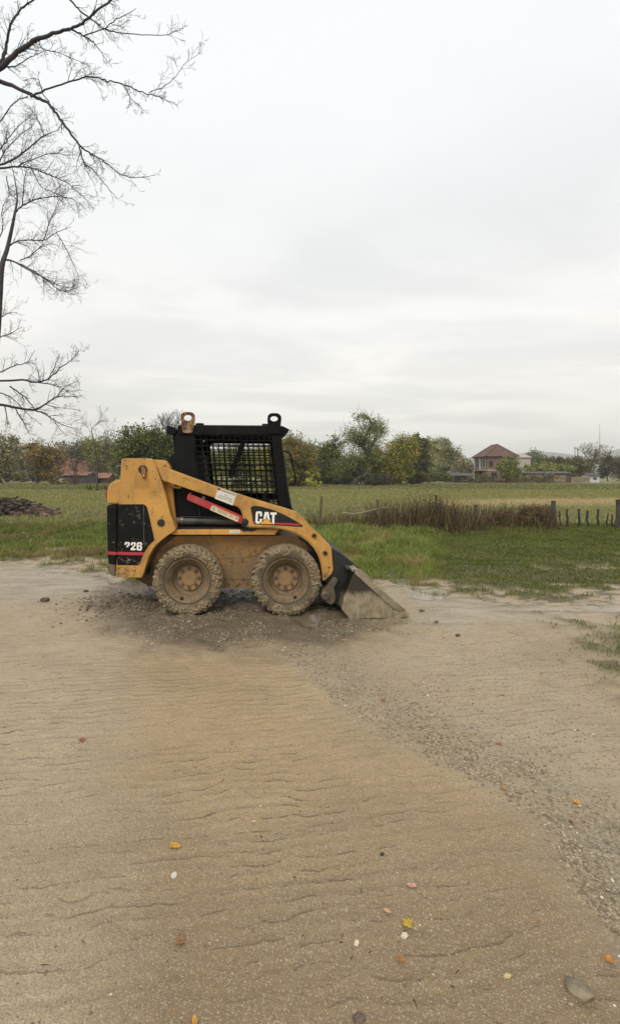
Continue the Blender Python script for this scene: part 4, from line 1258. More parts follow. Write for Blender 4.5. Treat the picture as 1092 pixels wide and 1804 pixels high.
prism('rear_panel', [(310, 766), (317, 766), (318, 905), (306, 905)], YB + 0.07, YB2 - 0.07, M_CAB, cab, 0.004)
prism('floor_pan', [(318, 868), (360, 870), (372, 890), (500, 915), (500, 935), (318, 935)], YB + 0.08, YB2 - 0.08, M_IN, cab, 0.004)
# wire guards on both sides
def guard(name, Ybase):
    bm = bmesh.new(); r = 0.0072
    def wire(a, bq, dy=0.0):
        a, bq = L(*a, YB), L(*bq, YB)
        off = Vector((0, Ybase - YB + dy, 0))
        V, Fq = tube_np([a + off, (a + bq) / 2 + off, bq + off], r, 6)
        vs = [bm.verts.new(v) for v in V]
        for f in Fq: bm.faces.new([vs[i] for i in f])
    for k in range(15):
        x0 = 342.5 + 10.15 * k
        wire((x0, 765), (x0 + 11.5, 905 if k > 3 else 862 + 10 * k))
    for k in range(12):
        y0 = 775.4 + 10.35 * k
        x0 = 341 + max(0, (y0 - 850) * 0.9)
        wire((x0, y0 - .3), (487 + (y0 - 766) * 0.14, y0 + 1.2), -r * 1.5)
    o = lmesh(name, bm, M_CAB, cab, smooth=True)
    return o


guard('wire_guard', YB + 0.015); guard('wire_guard', YB2 - 0.015)
# far wall's window frame
bm = bmesh.new()
Yq = YB2 - 0.05
outer = [L(x, y, YB) for x, y in ((340, 764), (496, 764), (512, 905), (345, 905))]
inner = [L(x, y, YB) for x, y in ((358, 778), (362, 773.5), (476, 774), (480, 777), (490, 868), (486, 874), (376, 866), (366, 856), (359, 800))]
oc = [(340, 764), (420, 764), (496, 764), (512, 905), (400, 905), (345, 905)]
def ringface(pin, pout, Y):
    vi = [bm.verts.new(Vector((p[0], Y - YC, p[2]))) for p in pin]
    vo = [bm.verts.new(Vector((p[0], Y - YC, p[2]))) for p in pout]
    n = len(vi)
    for i in range(n): bm.faces.new((vi[i], vi[(i + 1) % n], vo[(i + 1) % n], vo[i]))
cen = sum((Vector(p) for p in inner), Vector()) / len(inner)
def grow_out(p):
    d = Vector(p) - cen
    lo_x, hi_x = outer[3][0] - 0.0, outer[1][0] + .03; lo_z, hi_z = outer[2][2], outer[0][2]
    ks = []
    if d.x > 1e-6: ks.append((hi_x - cen.x) / d.x)
    if d.x < -1e-6: ks.append((lo_x - cen.x) / d.x)
    if d.z > 1e-6: ks.append((hi_z - cen.z) / d.z)
    if d.z < -1e-6: ks.append((lo_z - cen.z) / d.z)
    return cen + d * min(ks)
ringface(inner, [grow_out(p) for p in inner], Yq)
bmesh.ops.solidify(bm, geom=bm.faces[:], thickness=0.03)
lmesh('window_frame', bm, M_CAB, cab)
# inside: seat, lap bar, levers
prism('seat_back', [(346, 800), (356, 797), (360, 830), (366, 868), (352, 870), (346, 840)], YC - 0.23, YC + 0.23, M_IN, cab, 0.03, 3)
prism('seat_cushion', [(352, 862), (404, 868), (406, 880), (352, 884)], YC - 0.23, YC + 0.23, M_IN, cab, 0.03, 3)
bm = bmesh.new()
add_prism(bm, [L(x, y, YB + .12) for x, y in ((424, 776), (433.5, 776), (428, 795), (417, 822), (412, 838), (402, 842), (403, 830), (411, 812), (419, 794))], 0.05)
lmesh('lap_bar', bm, M_CAB, cab, 0.012, 2)
for yy in (YB + .2, YB2 - .2):
    tube('control_lever', [L(470, 900, yy), L(466, 880, yy), L(468, 868, yy), L(472, 866, yy)], 0.018, M_IN, cab)
# lifting eyes
def eye(name, outp, hole, Y, mat):
    bm = bmesh.new()
    n = 28
    hx, hy, ha, hb = hole
    ov = []
    per = curve(outp, 4)
    ctr = np.array([hx, hy])
    ang = [math.atan2(p[1] - hy, p[0] - hx) for p in per]
    order = sorted(range(len(per)), key=lambda i: ang[i])
    per = [per[i] for i in order]; ang = [ang[i] for i in order]
    hol = [(hx + ha * math.cos(a), hy + hb * math.sin(a)) for a in ang]
    for dyy in (0.0,):
        vi = [bm.verts.new(L(*p, Y)) for p in hol]; vo = [bm.verts.new(L(*p, Y)) for p in per]
    m = len(vi)
    for i in range(m): bm.faces.new((vi[i], vi[(i + 1) % m], vo[(i + 1) % m], vo[i]))
    r = bmesh.ops.extrude_face_region(bm, geom=bm.faces[:])
    bmesh.ops.translate(bm, vec=(0, 0.022, 0), verts=[v for v in r['geom'] if isinstance(v, bmesh.types.BMVert)])
    return lmesh(name, bm, mat, cab, 0.003, 2)


e1 = eye('lifting_eye', [(318.6, 735), (320, 729), (324.5, 726.3), (331, 725.8), (338, 726.4), (342.3, 729.5), (343.6, 735), (342.5, 747), (340.6, 758), (339, 761.8), (335, 763), (327, 762.6), (322.4, 761.2), (320.6, 757), (319.4, 746)],
    (331, 736, 6.9, 5.2), YB - 0.036, m_rust)
e1['label'] = 'rusty brown lifting eye'
eye('lifting_eye', [(471.2, 737), (472.5, 731.5), (477, 728.2), (483, 727.6), (490, 728.4), (494.4, 732), (495.8, 737), (494.6, 748), (492.6, 759), (490, 763.4), (485, 764.2), (478, 763.6), (474, 761), (472.4, 755), (471.4, 746)],
    (482.8, 737.6, 6.6, 4.6), YB - 0.036, M_CAB)
# work lamp and its post at the back of the cab
lamp = prism('work_lamp', [(294.8, 750.5), (297, 749.8), (307, 752.4), (311, 756.5), (310.5, 763.5), (304, 765.8), (293.6, 763.6), (293, 761)], YB + 0.10, YB + 0.25, M_CAB, cab, 0.008, 3)
prism('lamp_bracket', [(303.5, 764), (309.5, 762), (310, 800), (308, 800)], YB + 0.14, YB + 0.2, M_CAB, lamp, 0.004)
prism('rear_wedge', [(292, 817), (303.5, 798.5), (312, 799), (313, 850), (300, 840), (296, 828)], YB + 0.0, YB2, M_CAB, cab, 0.006, 2)
tube('front_handle', [L(496, 795.5, YB + .03), L(505, 795.6, YB + .03), L(509.6, 798.0, YB + .03), L(512.5, 804, YB + .03), L(517, 825, YB + .03), L(520.8, 845, YB + .03), L(520.3, 850, YB + .03), L(516.8, 853.6, YB + .03), L(507.5, 853.6, YB + .03)], 0.0095, M_CAB, cab)
tube('door_rail', [L(497, 797, YB + .01), L(500, 803, YB + .0), L(506, 852, YB + .0), L(513, 893, YB), L(522, 904, YB + .02)], 0.0075, M_DARK, cab)

# ---- coupler and bucket
m_cutter = plain('muddy_strip', (0.20, 0.165, 0.105), .6, .35, 7)
YK = 4.835; BW = 1.53
bx = lambda x, y: L(x, y, YK)
coup = prism('quick_coupler', [(584, 965), (600, 974), (632, 1000), (604, 1064), (596, 1068), (585, 1062), (578, 1045), (575, 1020), (586, 1000)], YK + 0.20, YK + BW - 0.20, M_DARK, loader, 0.01, 2)
prism('coupler_arm', curve([(587, 1018), (594, 1019.5), (594.5, 1026), (589, 1036), (592, 1050), (590, 1060), (584, 1066), (577, 1063), (569, 1056), (565.6, 1049), (567, 1041), (574, 1036), (580, 1028)], 3), YA - 0.01, YA + 0.14, paint('muddy_coupler', (0.05, 0.04, 0.028), 0.6, 0.1, 1.5, 1.0, 0.3, floor_mud=0.7, mudcol=(0.11, 0.082, 0.05)), coup, 0.012, 3, mirror=True)
V, Fq = lathe([(0, -.03), (.010, -.03), (.012, -.018), (.030, -.026), (.036, -.018), (.038, .0), (.046, .004), (.048, .03)], 28, L(573.6, 1049.6, YA - 0.02))
fast_mesh('coupler_pin', V.reshape(-1, 3), Fq, plain('muddy_pin', (0.13, 0.10, 0.065), 0.55, 0.4), parent=coup)
prism('coupler_lever', [(600, 986), (606, 990), (600, 1010), (590, 1008)], YK + 0.3, YK + 0.36, M_STEEL, coup, 0.004)

shell_px = [(624.5, 1003.6), (605.5, 1052), (602.2, 1073.5), (616.2, 1089.8), (716, 1083.6)]
bm = bmesh.new()
P0 = [bx(*p) for p in shell_px]
rows = []
for s in range(2):
    rows.append([bm.verts.new(p + Vector((0, s * BW, 0))) for p in P0])
for i in range(len(P0) - 1):
    bm.faces.new((rows[0][i], rows[0][i + 1], rows[1][i + 1], rows[1][i]))
bmesh.ops.solidify(bm, geom=bm.faces[:], thickness=0.014)
bucket = lmesh('bucket', bm, m_bucket, loader, 0.003)
side_pts = [(625, 1003.2), (703, 1066.5), (712.5, 1075.5), (714, 1083.5), (702, 1088.2), (616.3, 1090.2), (602.0, 1073.8), (605.5, 1052)]
for k, (ya, yb_) in enumerate(((YK - 0.002, YK + 0.016), (YK + BW - 0.016, YK + BW + 0.002))):
    bm = bmesh.new(); add_prism(bm, [L(x, y, YK) + Vector((0, ya - YK, 0)) for x, y in side_pts], yb_ - ya)
    lmesh('bucket_side', bm, m_bucket, bucket, 0.003)
    bm = bmesh.new()
    off = Vector((0, (-0.016 if k == 0 else BW + 0.003), 0))
    add_prism(bm, [bx(*p) + off for p in ((624.6, 1004.6), (627.5, 1003.2), (632.5, 1005.2), (650, 1021), (714.5, 1074.5), (703, 1076.5), (693, 1073.4), (660, 1043), (632, 1017.2), (624.4, 1010.5))], 0.013)
    lmesh('side_cutter', bm, m_cutter, bucket, 0.004, 2)
    bm = bmesh.new()
    add_prism(bm, [bx(*p) + off for p in ((692.8, 1074.2), (703, 1077), (714.8, 1075.4), (721.6, 1082.2), (715, 1085), (703, 1088.4), (693.2, 1088.9))], 0.013)
    lmesh('corner_plate', bm, m_bucket, bucket, 0.003, 2)
bm = bmesh.new()                                         # cutting edge
add_prism(bm, [bx(*p) + Vector((0, 0.018, 0)) for p in ((690, 1086.4), (721, 1082.3), (716, 1085.6), (690, 1089.6))], BW - 0.036)
lmesh('cutting_edge', bm, m_bucket, bucket, 0.002)
m_lip = plain('worn_lip', (0.27, 0.215, 0.14), 0.55, 0.35, 12)
bm = bmesh.new()                                         # top lip and stiffener along the back sheet
add_prism(bm, [bx(*p) + Vector((0, 0.012, 0)) for p in ((620.5, 1003.2), (631.5, 1003.6), (631.8, 1007), (620.5, 1007.6))], BW - 0.024)
lmesh('bucket_lip', bm, m_lip, bucket, 0.003)
bm = bmesh.new()
add_prism(bm, [bx(*p) + Vector((0, 0.10, 0)) for p in ((612, 1000), (620, 1003.4), (619, 1008), (611, 1005))], BW - 0.2)
lmesh('back_stiffener', bm, plain('scuffed_steel', (0.055, 0.053, 0.050), 0.45, 0.4, 10), bucket, 0.003)
bm = bmesh.new()
for k in range(6):
    add_cyl(bm, bx(626.5, 1002.6) + Vector((0, 0.15 + 0.24 * k, 0.0)), (0, 0, 1), 0.016, 0.016, 10)
lmesh('lip_bolts', bm, m_lip, bucket)


# ---- tidy the machine's hierarchy: separate loose pieces, at most two levels under the loader
def split_islands(o, name=None):
    me = o.data
    n = len(me.vertices)
    par = list(range(n))
    def fnd(i):
        while par[i] != i:
            par[i] = par[par[i]]; i = par[i]
        return i
    for e in me.edges:
        a_, b_ = fnd(e.vertices[0]), fnd(e.vertices[1])
        if a_ != b_: par[a_] = b_
    groups = {}
    for p in me.polygons: groups.setdefault(fnd(p.vertices[0]), []).append(p)
    if len(groups) < 2: return
    co = [v.co.copy() for v in me.vertices]
    mods = [(m.width, m.segments, m.angle_limit) for m in o.modifiers]
    first = True
    for g in groups.values():
        ids = sorted({v for p in g for v in p.vertices}); mp = {v: k for k, v in enumerate(ids)}
        m2 = bpy.data.meshes.new(name or o.name)
        m2.from_pydata([co[v] for v in ids], [], [[mp[v] for v in p.vertices] for p in g]); m2.materials.append(me.materials[0])
        if g[0].use_smooth: smooth_shade(m2)
        if first:
            o.data = m2; first = False
            if name: o.name = name
            continue
        c = bpy.data.objects.new(name or o.name.split('.')[0], m2); link(c, o.parent)
        for w_, s_, a_ in mods:
            mo = c.modifiers.new('bevel', 'BEVEL'); mo.width = w_; mo.segments = s_; mo.limit_method = 'ANGLE'; mo.angle_limit = a_


def descend(o):
    for c in list(o.children):
        yield c
        yield from descend(c)


for o in list(descend(loader)):
    nm = o.name.split('.')[0]
    if nm in ('rear_tower', 'front_post', 'cab', 'side_rails', 'coupler_arm', 'arm_bracket', 'inner_post', 'axle_stubs', 'panel_bolts', 'lip_bolts', 'roof_caps', 'louvres'):
        split_islands(o, {'side_rails': 'side_rail', 'axle_stubs': 'axle_stub', 'panel_bolts': 'panel_bolt', 'lip_bolts': 'lip_bolt', 'roof_caps': 'roof_cap', 'louvres': 'louvre'}.get(nm))
for o in list(descend(loader)):
    chain = [o]
    while chain[-1].parent: chain.append(chain[-1].parent)
    if len(chain) > 4 - 0 and False: pass
    if len(chain) - 1 > 2:                      # loader > part > sub-part is the deepest
        o.parent = chain[-3]

# ================================================================= trees
m_leaf = attr_mat('foliage', 0.65, 0.2)
m_bark, b = new_mat('bark')
co = b.n('ShaderNodeTexCoord').outputs['Object']
n1 = b.noise(b.map(co, (6, 6, 1.5)), 3, 6, 0.7)
b.out(Base_Color=b.mix(n1, (0.022, 0.018, 0.014), (0.085, 0.070, 0.055)), Roughness=0.9, Normal=b.bump(n1, 0.6, 0.02))
m_twig = plain('twigs', (0.046, 0.042, 0.045), 0.85, 0.3, 3)
m_paletwig = plain('pale_twigs', (0.16, 0.135, 0.105), 0.9, 0.3, 3)


class Tubes:
    def __init__(s): s.V, s.F, s.n = [], [], 0

    def add(s, pts, rad, seg=5):
        V, Fq = tube_np(pts, rad, seg)
        s.V.append(V); s.F.append(Fq + s.n); s.n += len(V)

    def build(s, name, mat, parent=None):
        return fast_mesh(name, np.concatenate(s.V), np.concatenate(s.F), mat, smooth=True, parent=parent)


def leaf_cloud(cen, spread, per, size, cols, wts, droop=0.0):
    """cen (n,3) clump centres, spread (n,3) -> leaf quads"""
    n = len(cen)
    p = np.repeat(cen, per, 0) + RS.normal(0, 1, (n * per, 3)) * np.repeat(spread, per, 0)
    m = len(p)
    a = RS.normal(0, 1, (m, 3)); a[:, 2] -= droop; a /= np.linalg.norm(a, axis=1)[:, None]
    d = np.cross(a, RS.normal(0, 1, (m, 3))); d /= np.linalg.norm(d, axis=1)[:, None] + 1e-9
    s = size * (0.6 + 0.8 * RS.rand(m))[:, None]
    V = np.stack([p - a * s, p + d * s * .55, p + a * s, p - d * s * .55], 1).reshape(-1, 3)
    clump = pick(n, cols, wts) * (0.78 + 0.44 * RS.rand(n, 1))
    c = np.repeat(clump, per, 0) * (0.7 + 0.6 * RS.rand(m, 1))
    other = pick(m, cols, wts); k = RS.rand(m) < 0.3
    c[k] = other[k]
    return V, np.repeat(c[:, None], 4, 1).reshape(-1, 3)


def leafy(name, base, Y, blobs, label, cols, wts, n=160, per=26, size=0.14, trunk=0.12, depth=1.0, group=None, twigs=0, bare=0.0, cat='tree',
          spread=0.055, trunk_px=None, crown_name='crown', twig_mat=None):
    """crown of leaf clumps inside blobs (pixel ellipses cx, cy, rx, ry seen at distance Y), on real limbs"""
    k = Y / F
    root = G(base[0], HY + F * CH / Y); root.z = 0.0
    o = empty(name, root); tag(o, label, cat, group)
    if cat in ('bush', 'shrub', 'brush heap') and Y > 30:      # bushes are leafy right down to the ground
        gy = HY + F * CH / Y
        blobs = list(blobs) + [(base[0], gy - 5, 1.1 * max(abs(bb[0] - base[0]) + bb[2] * .8 for bb in blobs), 8)]
    area = np.array([bb[2] * bb[3] for bb in blobs], float); area /= area.sum()
    cen = []; spr = []
    for bb, ar in zip(blobs, area):
        c = np.array(W(bb[0], bb[1], Y)); R = np.array([bb[2] * k, min(bb[2], bb[3] * 1.3) * k * depth, bb[3] * k])
        m = max(3, int(n * ar))
        d = RS.normal(0, 1, (m, 3)); d /= np.linalg.norm(d, axis=1)[:, None]
        cen.append(c + d * R * (RS.rand(m, 1) ** 0.42) * (0.80 + 0.28 * RS.rand(m, 1)))
        spr.append(np.full(m, spread / .055 * 0.20 * min(R[0], R[2])))
    cen = np.concatenate(cen)
    cen[:, 2] = np.maximum(cen[:, 2], 0.15); spr = np.concatenate(spr)
    lo = cen.min(0); hi = cen.max(0)
    H = hi[2]
    T = Tubes()
    if trunk_px:
        tp = [np.array(W(x, y, Y)) for x, y, _ in trunk_px]; tr = [r * k for _, _, r in trunk_px]
        tp[0][2] = -0.1
    else:
        top = np.array([cen[:, 0].mean(), Y, lo[2] + 0.72 * (H - lo[2])])
        b0 = np.array([root.x, Y, -0.1])
        tp = [b0 + (top - b0) * t + np.array([RS.normal(0, .10 * H * .3), RS.normal(0, .1 * H * .3), 0]) * (0 < t < 1) for t in (0, .25, .5, .75, 1)]
        tr = [trunk * s_ for s_ in (1.15, .9, .7, .45, .2)]
    tp = catmull(tp, 4); tr = np.interp(np.linspace(0, 1, len(tp)), np.linspace(0, 1, len(tr)), tr)
    T.add(tp, tr, 8)
    tpa = np.array(tp)
    sel = np.arange(len(cen))
    for i in sel:
        e = cen[i]
        cand = tpa[:, 2] < e[2] + 0.05 * H
        if not cand.any(): cand[:2] = True
        dist = np.linalg.norm(tpa - e, axis=1) + 0.6 * np.abs(tpa[:, 2] - (e[2] * 0.6)); dist[~cand] = 1e9
        j = int(np.argmin(dist)); s0 = tpa[j]
        mid = s0 * .5 + e * .5 + np.array([RS.normal(0, .05), RS.normal(0, .05), RS.uniform(.0, .12)]) * np.linalg.norm(e - s0)
        r0 = min(tr[j] * .6, 0.10 * trunk / .12 * .35)
        T.add(catmull([s0, mid, e], 3), np.linspace(max(r0, .012), .007 + .00006 * Y, 7), 4)
    for i in range(twigs):
        e = cen[RS.randint(len(cen))]
        if e[2] < lo[2] + .45 * (H - lo[2]): continue
        d = np.array([RS.normal(0, .5), RS.normal(0, .5), 0.6 + RS.rand()]); d /= np.linalg.norm(d)
        ln = RS.uniform(.06, .17) * H
        q = e + d * ln * .5 + RS.normal(0, .03, 3) * ln
        T.add([e, q, e + d * ln + RS.normal(0, .1, 3) * ln], [.012 + .0001 * Y, .008 + .00008 * Y, .004 + .00005 * Y], 3)
        for s_ in range(3):
            f = RS.uniform(.3, .9); p0 = e + d * ln * f
            d2 = d + RS.normal(0, .6, 3); d2 /= np.linalg.norm(d2)
            T.add([p0, p0 + d2 * ln * .25, p0 + d2 * ln * .45 + np.array([0, 0, .02])], [.006 + .00008 * Y, .005 + .00006 * Y, .003 + .00005 * Y], 3)
    T.build('trunk', twig_mat or m_bark, o).matrix_parent_inverse = Matrix.Translation(-root)
    keep = RS.rand(len(cen)) >= bare
    if keep.any() and per > 0:
        sp = spr[keep][:, None] * np.array([[1.15, 1, .9]]) * (0.6 + .8 * RS.rand(keep.sum(), 1))
        V, C = leaf_cloud(cen[keep], sp, int(per * 2.1), size * 1.12, np.array(cols) * np.array([1.75, 1.80, 1.42]), wts, 0.3)
        V[:, 2] = np.maximum(V[:, 2], 0.02)
        fast_mesh(crown_name, V, np.arange(len(V)).reshape(-1, 4), m_leaf, col=C, parent=o).matrix_parent_inverse = Matrix.Translation(-root)
    return o


OLIVE = [(0.085, 0.090, 0.030), (0.120, 0.115, 0.040), (0.060, 0.064, 0.026)]
DARKG = [(0.050, 0.060, 0.022), (0.075, 0.080, 0.030), (0.035, 0.040, 0.018), (0.11, 0.105, 0.035)]
YELLOWG = [(0.165, 0.145, 0.032), (0.120, 0.118, 0.034), (0.23, 0.185, 0.036), (0.080, 0.082, 0.028)]
ORANGE = [(0.155, 0.088, 0.032), (0.115, 0.085, 0.035), (0.19, 0.115, 0.038), (0.08, 0.062, 0.030)]
BROWN = [(0.085, 0.064, 0.040), (0.115, 0.088, 0.055), (0.060, 0.045, 0.030)]
PALE = [(0.19, 0.185, 0.105), (0.155, 0.150, 0.075), (0.22, 0.20, 0.125)]
TG = 'trees at the edge of the pasture'

# left of the machine
leafy('tall_tree', (4, 0), 92, [(2, 800, 40, 34), (30, 785, 22, 20), (-30, 800, 40, 40), (25, 830, 34, 16)], 'hazy brown olive tree with a pale trunk at the left edge of the photo',
      [(0.13, 0.115, 0.06), (0.10, 0.085, 0.05), (0.16, 0.135, 0.08)], [3, 2, 2], 150, 24, .2, .3, group=TG, twigs=90, bare=.1)
leafy('autumn_tree', (67, 0), 84, [(72, 802, 27, 22), (88, 812, 18, 25), (56, 790, 14, 10), (80, 833, 24, 13)], 'brown and orange tree with a dark trunk left of the red roof', ORANGE, [2, 3, 1, 2], 130, 24, .17, .28, group=TG, twigs=50)
leafy('autumn_shrub', (104, 0), 78, [(104, 815, 16, 24), (96, 836, 16, 12)], 'thin orange leaved shrub in front of the red tiled roof', [(0.21, 0.125, 0.03), (0.13, 0.085, 0.03), (0.075, 0.052, 0.028)], [2, 2, 2], 60, 14, .14, .1, cat='shrub', twigs=60, bare=.25)
leafy('twiggy_tree', (135, 0), 70, [(138, 808, 24, 30), (128, 800, 20, 20)], 'grey twiggy half bare tree before the red tiled roof', BROWN, [1, 1, 1], 80, 7, .12, .1, twigs=170, bare=.5, group=TG)
leafy('pale_tree', (172, 0), 100, [(172, 798, 28, 30), (160, 790, 18, 20), (190, 812, 16, 26)], 'pale green willow like tree behind the bare sapling', [(0.165, 0.165, 0.065), (0.125, 0.125, 0.05), (0.19, 0.175, 0.085)], [3, 2, 1], 150, 22, .2, .2, group=TG)
leafy('dark_bush', (232, 0), 46, [(228, 800, 30, 46), (250, 785, 30, 40), (278, 790, 28, 44), (305, 800, 26, 50), (225, 835, 34, 22), (262, 835, 40, 24)], 'big dark green bush behind the back of the loader', DARKG, [3, 3, 2, 2], 330, 30, .105, .12, cat='bush', twigs=150, group=TG)
leafy('bare_tree', (298, 0), 52, [(300, 762, 26, 26), (290, 750, 22, 18), (312, 748, 12, 14)], 'leafless twiggy tree top rising behind the dark bush', BROWN, [1, 1, 1], 70, 0, .1, .1, twigs=220, group=TG, twig_mat=m_twig)
# behind the cab
leafy('yellow_bush', (350, 0), 62, [(345, 812, 34, 34), (375, 822, 30, 28), (330, 830, 26, 22)], 'yellow green bush seen through the rear of the wire guard', YELLOWG, [2, 3, 1, 3], 150, 24, .13, .1, cat='bush', group=TG)
leafy('olive_bush', (430, 0), 66, [(418, 815, 30, 31), (445, 820, 26, 29)], 'olive bush seen through the middle of the wire guard', [(0.11, 0.11, 0.036), (0.16, 0.14, 0.04), (0.075, 0.08, 0.03)], [2, 2, 2], 140, 24, .13, .1, cat='bush', group=TG)
leafy('gold_bush', (478, 0), 60, [(475, 818, 28, 34), (490, 832, 22, 22)], 'golden green bush seen through the front of the wire guard', YELLOWG, [3, 3, 2, 2], 130, 24, .13, .1, cat='bush', group=TG)
# right of the cab
leafy('rust_bush', (528, 0), 62, [(520, 800, 26, 38), (538, 812, 20, 36), (510, 790, 18, 26), (530, 838, 28, 16)], 'rust and olive bush just right of the cab', [(0.135, 0.105, 0.035), (0.105, 0.105, 0.036), (0.165, 0.10, 0.035), (0.085, 0.072, 0.030)], [3, 3, 2, 2], 260, 28, .12, .12, cat='bush', twigs=140, group=TG)
leafy('light_sprig', (552, 0), 58, [(552, 836, 13, 6), (545, 845, 9, 6)], 'bright yellow green sprig at the foot of the rust bush', [(0.24, 0.235, 0.04), (0.18, 0.19, 0.04)], [1, 1], 26, 14, .10, .04, cat='shrub')
leafy('dark_shrub', (576, 0), 76, [(576, 812, 20, 34), (590, 806, 20, 38), (562, 822, 16, 28), (580, 838, 28, 14)], 'dull green shrub between the rust bush and the leaning tree', DARKG + [(0.10, 0.085, 0.04)], [2, 2, 2, 2, 2], 210, 26, .14, .12, cat='shrub', twigs=110, group=TG)
leafy('leaning_tree', (622, 0), 70, [(640, 775, 36, 28), (660, 750, 24, 16), (622, 770, 22, 16), (668, 760, 18, 10), (640, 735, 20, 10), (628, 815, 36, 24), (605, 825, 24, 20), (655, 806, 20, 18)], 'tall leaning tree with a dark crooked trunk and thin top',
      [(0.095, 0.105, 0.038), (0.070, 0.078, 0.030), (0.130, 0.130, 0.045), (0.15, 0.125, 0.035)], [3, 2, 2, 1], 420, 9, .115, .2, group=TG, twigs=170, spread=.075,
      trunk_px=[(621, 856, 6.5), (629, 846, 5), (639, 832, 4), (645, 815, 3.4), (645, 798, 3), (640, 785, 2.6), (644, 768, 2), (655, 750, 1.3), (650, 738, .7)])
leafy('twig_heap', (668, 0), 66, [(664, 842, 24, 13), (682, 846, 18, 9), (655, 848, 18, 8)], 'dark heap of cut twigs under the leaning tree', [(0.040, 0.036, 0.026), (0.055, 0.050, 0.032)], [1, 1], 150, 10, .09, .05, cat='brush heap', twigs=260, bare=.3)
leafy('yellow_tree', (706, 0), 74, [(704, 800, 28, 30), (715, 790, 22, 28), (690, 815, 22, 22), (700, 830, 32, 18)], 'yellow leaved tree beside the leaning tree', YELLOWG, [3, 3, 2, 2], 240, 26, .135, .16, group=TG)
leafy('brown_tree', (741, 0), 82, [(741, 800, 13, 34), (735, 778, 12, 14), (744, 825, 13, 20)], 'narrow dark brown tree right of the yellow tree', [(0.070, 0.062, 0.032), (0.050, 0.045, 0.026), (0.09, 0.072, 0.035)], [2, 2, 1], 140, 24, .16, .15, group=TG)
leafy('pale_tree', (757, 0), 98, [(757, 795, 14, 26), (768, 788, 12, 18), (756, 815, 14, 18)], 'pale yellowish tree right of the narrow brown tree', PALE, [2, 3, 1], 120, 20, .18, .16, group=TG)
leafy('pale_tree', (782, 0), 112, [(780, 798, 18, 28), (795, 806, 18, 24), (778, 822, 18, 18)], 'tall grey green hazy tree left of the brick house', [(0.15, 0.15, 0.09), (0.12, 0.12, 0.075), (0.18, 0.165, 0.11)], [2, 2, 1], 170, 20, .2, .2, group=TG, twigs=40)
leafy('pale_shrub', (815, 0), 108, [(812, 822, 18, 17), (826, 826, 12, 15)], 'pale brownish shrub touching the left side of the brick house', [(0.19, 0.155, 0.10), (0.15, 0.12, 0.085), (0.21, 0.18, 0.12)], [1, 1, 1], 90, 16, .2, .1, cat='shrub', twigs=60)
leafy('low_hedge', (757, 0), 80, [(740, 841, 22, 8), (765, 840, 22, 9), (786, 842, 14, 7)], 'low olive undergrowth below the pale trees', [(0.080, 0.082, 0.032), (0.11, 0.10, 0.045), (0.065, 0.058, 0.03)], [2, 2, 1], 120, 18, .13, .05, cat='hedge')

leafy('garden_shrub', (948, 0), 93, [(940, 842, 12, 7), (958, 843, 10, 6), (975, 841, 12, 8)], 'brownish garden shrubs half hiding the tan outbuilding', [(0.095, 0.082, 0.042), (0.12, 0.105, 0.05)], [1, 1], 60, 14, .13, .05, cat='shrub', twigs=30)
leafy('garden_shrub', (846, 0), 94, [(838, 842, 12, 7), (852, 840, 12, 9), (866, 843, 10, 6)], 'low dull shrubs before the left corner of the brick house', [(0.085, 0.075, 0.040), (0.11, 0.098, 0.05)], [1, 1], 60, 14, .13, .05, cat='shrub', twigs=30)
# bare sapling in the pasture
SEG = [0]


def grow(T, p, d, ln, r, lvl, rng, spread=0.75, nseg=6, up=0.05, kids=(4, 6), rmin=0.004, ratio=(0.42, 0.62), wob=0.10, seg=4):
    """recursive bare branch"""
    pts = [np.array(p, float)]; rad = [r]; dd = np.array(d, float); dd /= np.linalg.norm(dd)
    for i in range(nseg):
        dd = dd + rng.normal(0, wob, 3) + np.array([0, 0, up]); dd /= np.linalg.norm(dd)
        pts.append(pts[-1] + dd * ln / nseg); rad.append(max(rmin, r * (1 - 0.75 * (i + 1) / nseg)))
    T.add(pts, rad, max(3, seg))
    if lvl <= 0: return
    n = rng.randint(kids[0], kids[1] + 1)
    for k in range(n):
        f = (k + rng.uniform(.4, 1.0)) / n * 0.85 + 0.12
        i = min(nseg - 1, int(f * nseg)); q = pts[i] + (pts[i + 1] - pts[i]) * (f * nseg - i)
        t = pts[i + 1] - pts[i]; t /= np.linalg.norm(t)
        side = np.cross(t, rng.normal(0, 1, 3)); side /= np.linalg.norm(side) + 1e-9
        nd = t * (1 - spread * .45) + side * spread
        grow(T, q, nd, ln * rng.uniform(*ratio) * (1.15 - .5 * f), max(rmin, rad[i] * .62), lvl - 1, rng, spread, max(3, nseg - 1), up, kids, rmin, ratio, wob, max(3, seg - 1))


def sapling(name, px, Y, h, r, label, seed, mat, lvl=3, **kw):
    rng = np.random.RandomState(seed)
    root = W(px, 0, Y); root.z = 0
    o = empty(name, root); tag(o, label, 'tree')
    T = Tubes()
    grow(T, (0, 0, -.1), (0.02, 0, 1), h, r, lvl, rng, rmin=0.004 + .00011 * Y, **kw)
    T.build('trunk', mat, o)
    return o


sapling('bare_sapling', 171, 54, 7.2, .13, 'slender bare sapling standing in the grass left of the loader', 5, plain('grey_bark', (0.085, 0.072, 0.058), 0.9, 0.3), lvl=3, kids=(7, 9), up=.08, spread=.85)
sapling('bare_sapling', 131, 66, 5.6, .10, 'smaller bare sapling further back before the grey shed', 9, m_twig, lvl=3, kids=(6, 7), up=.06)

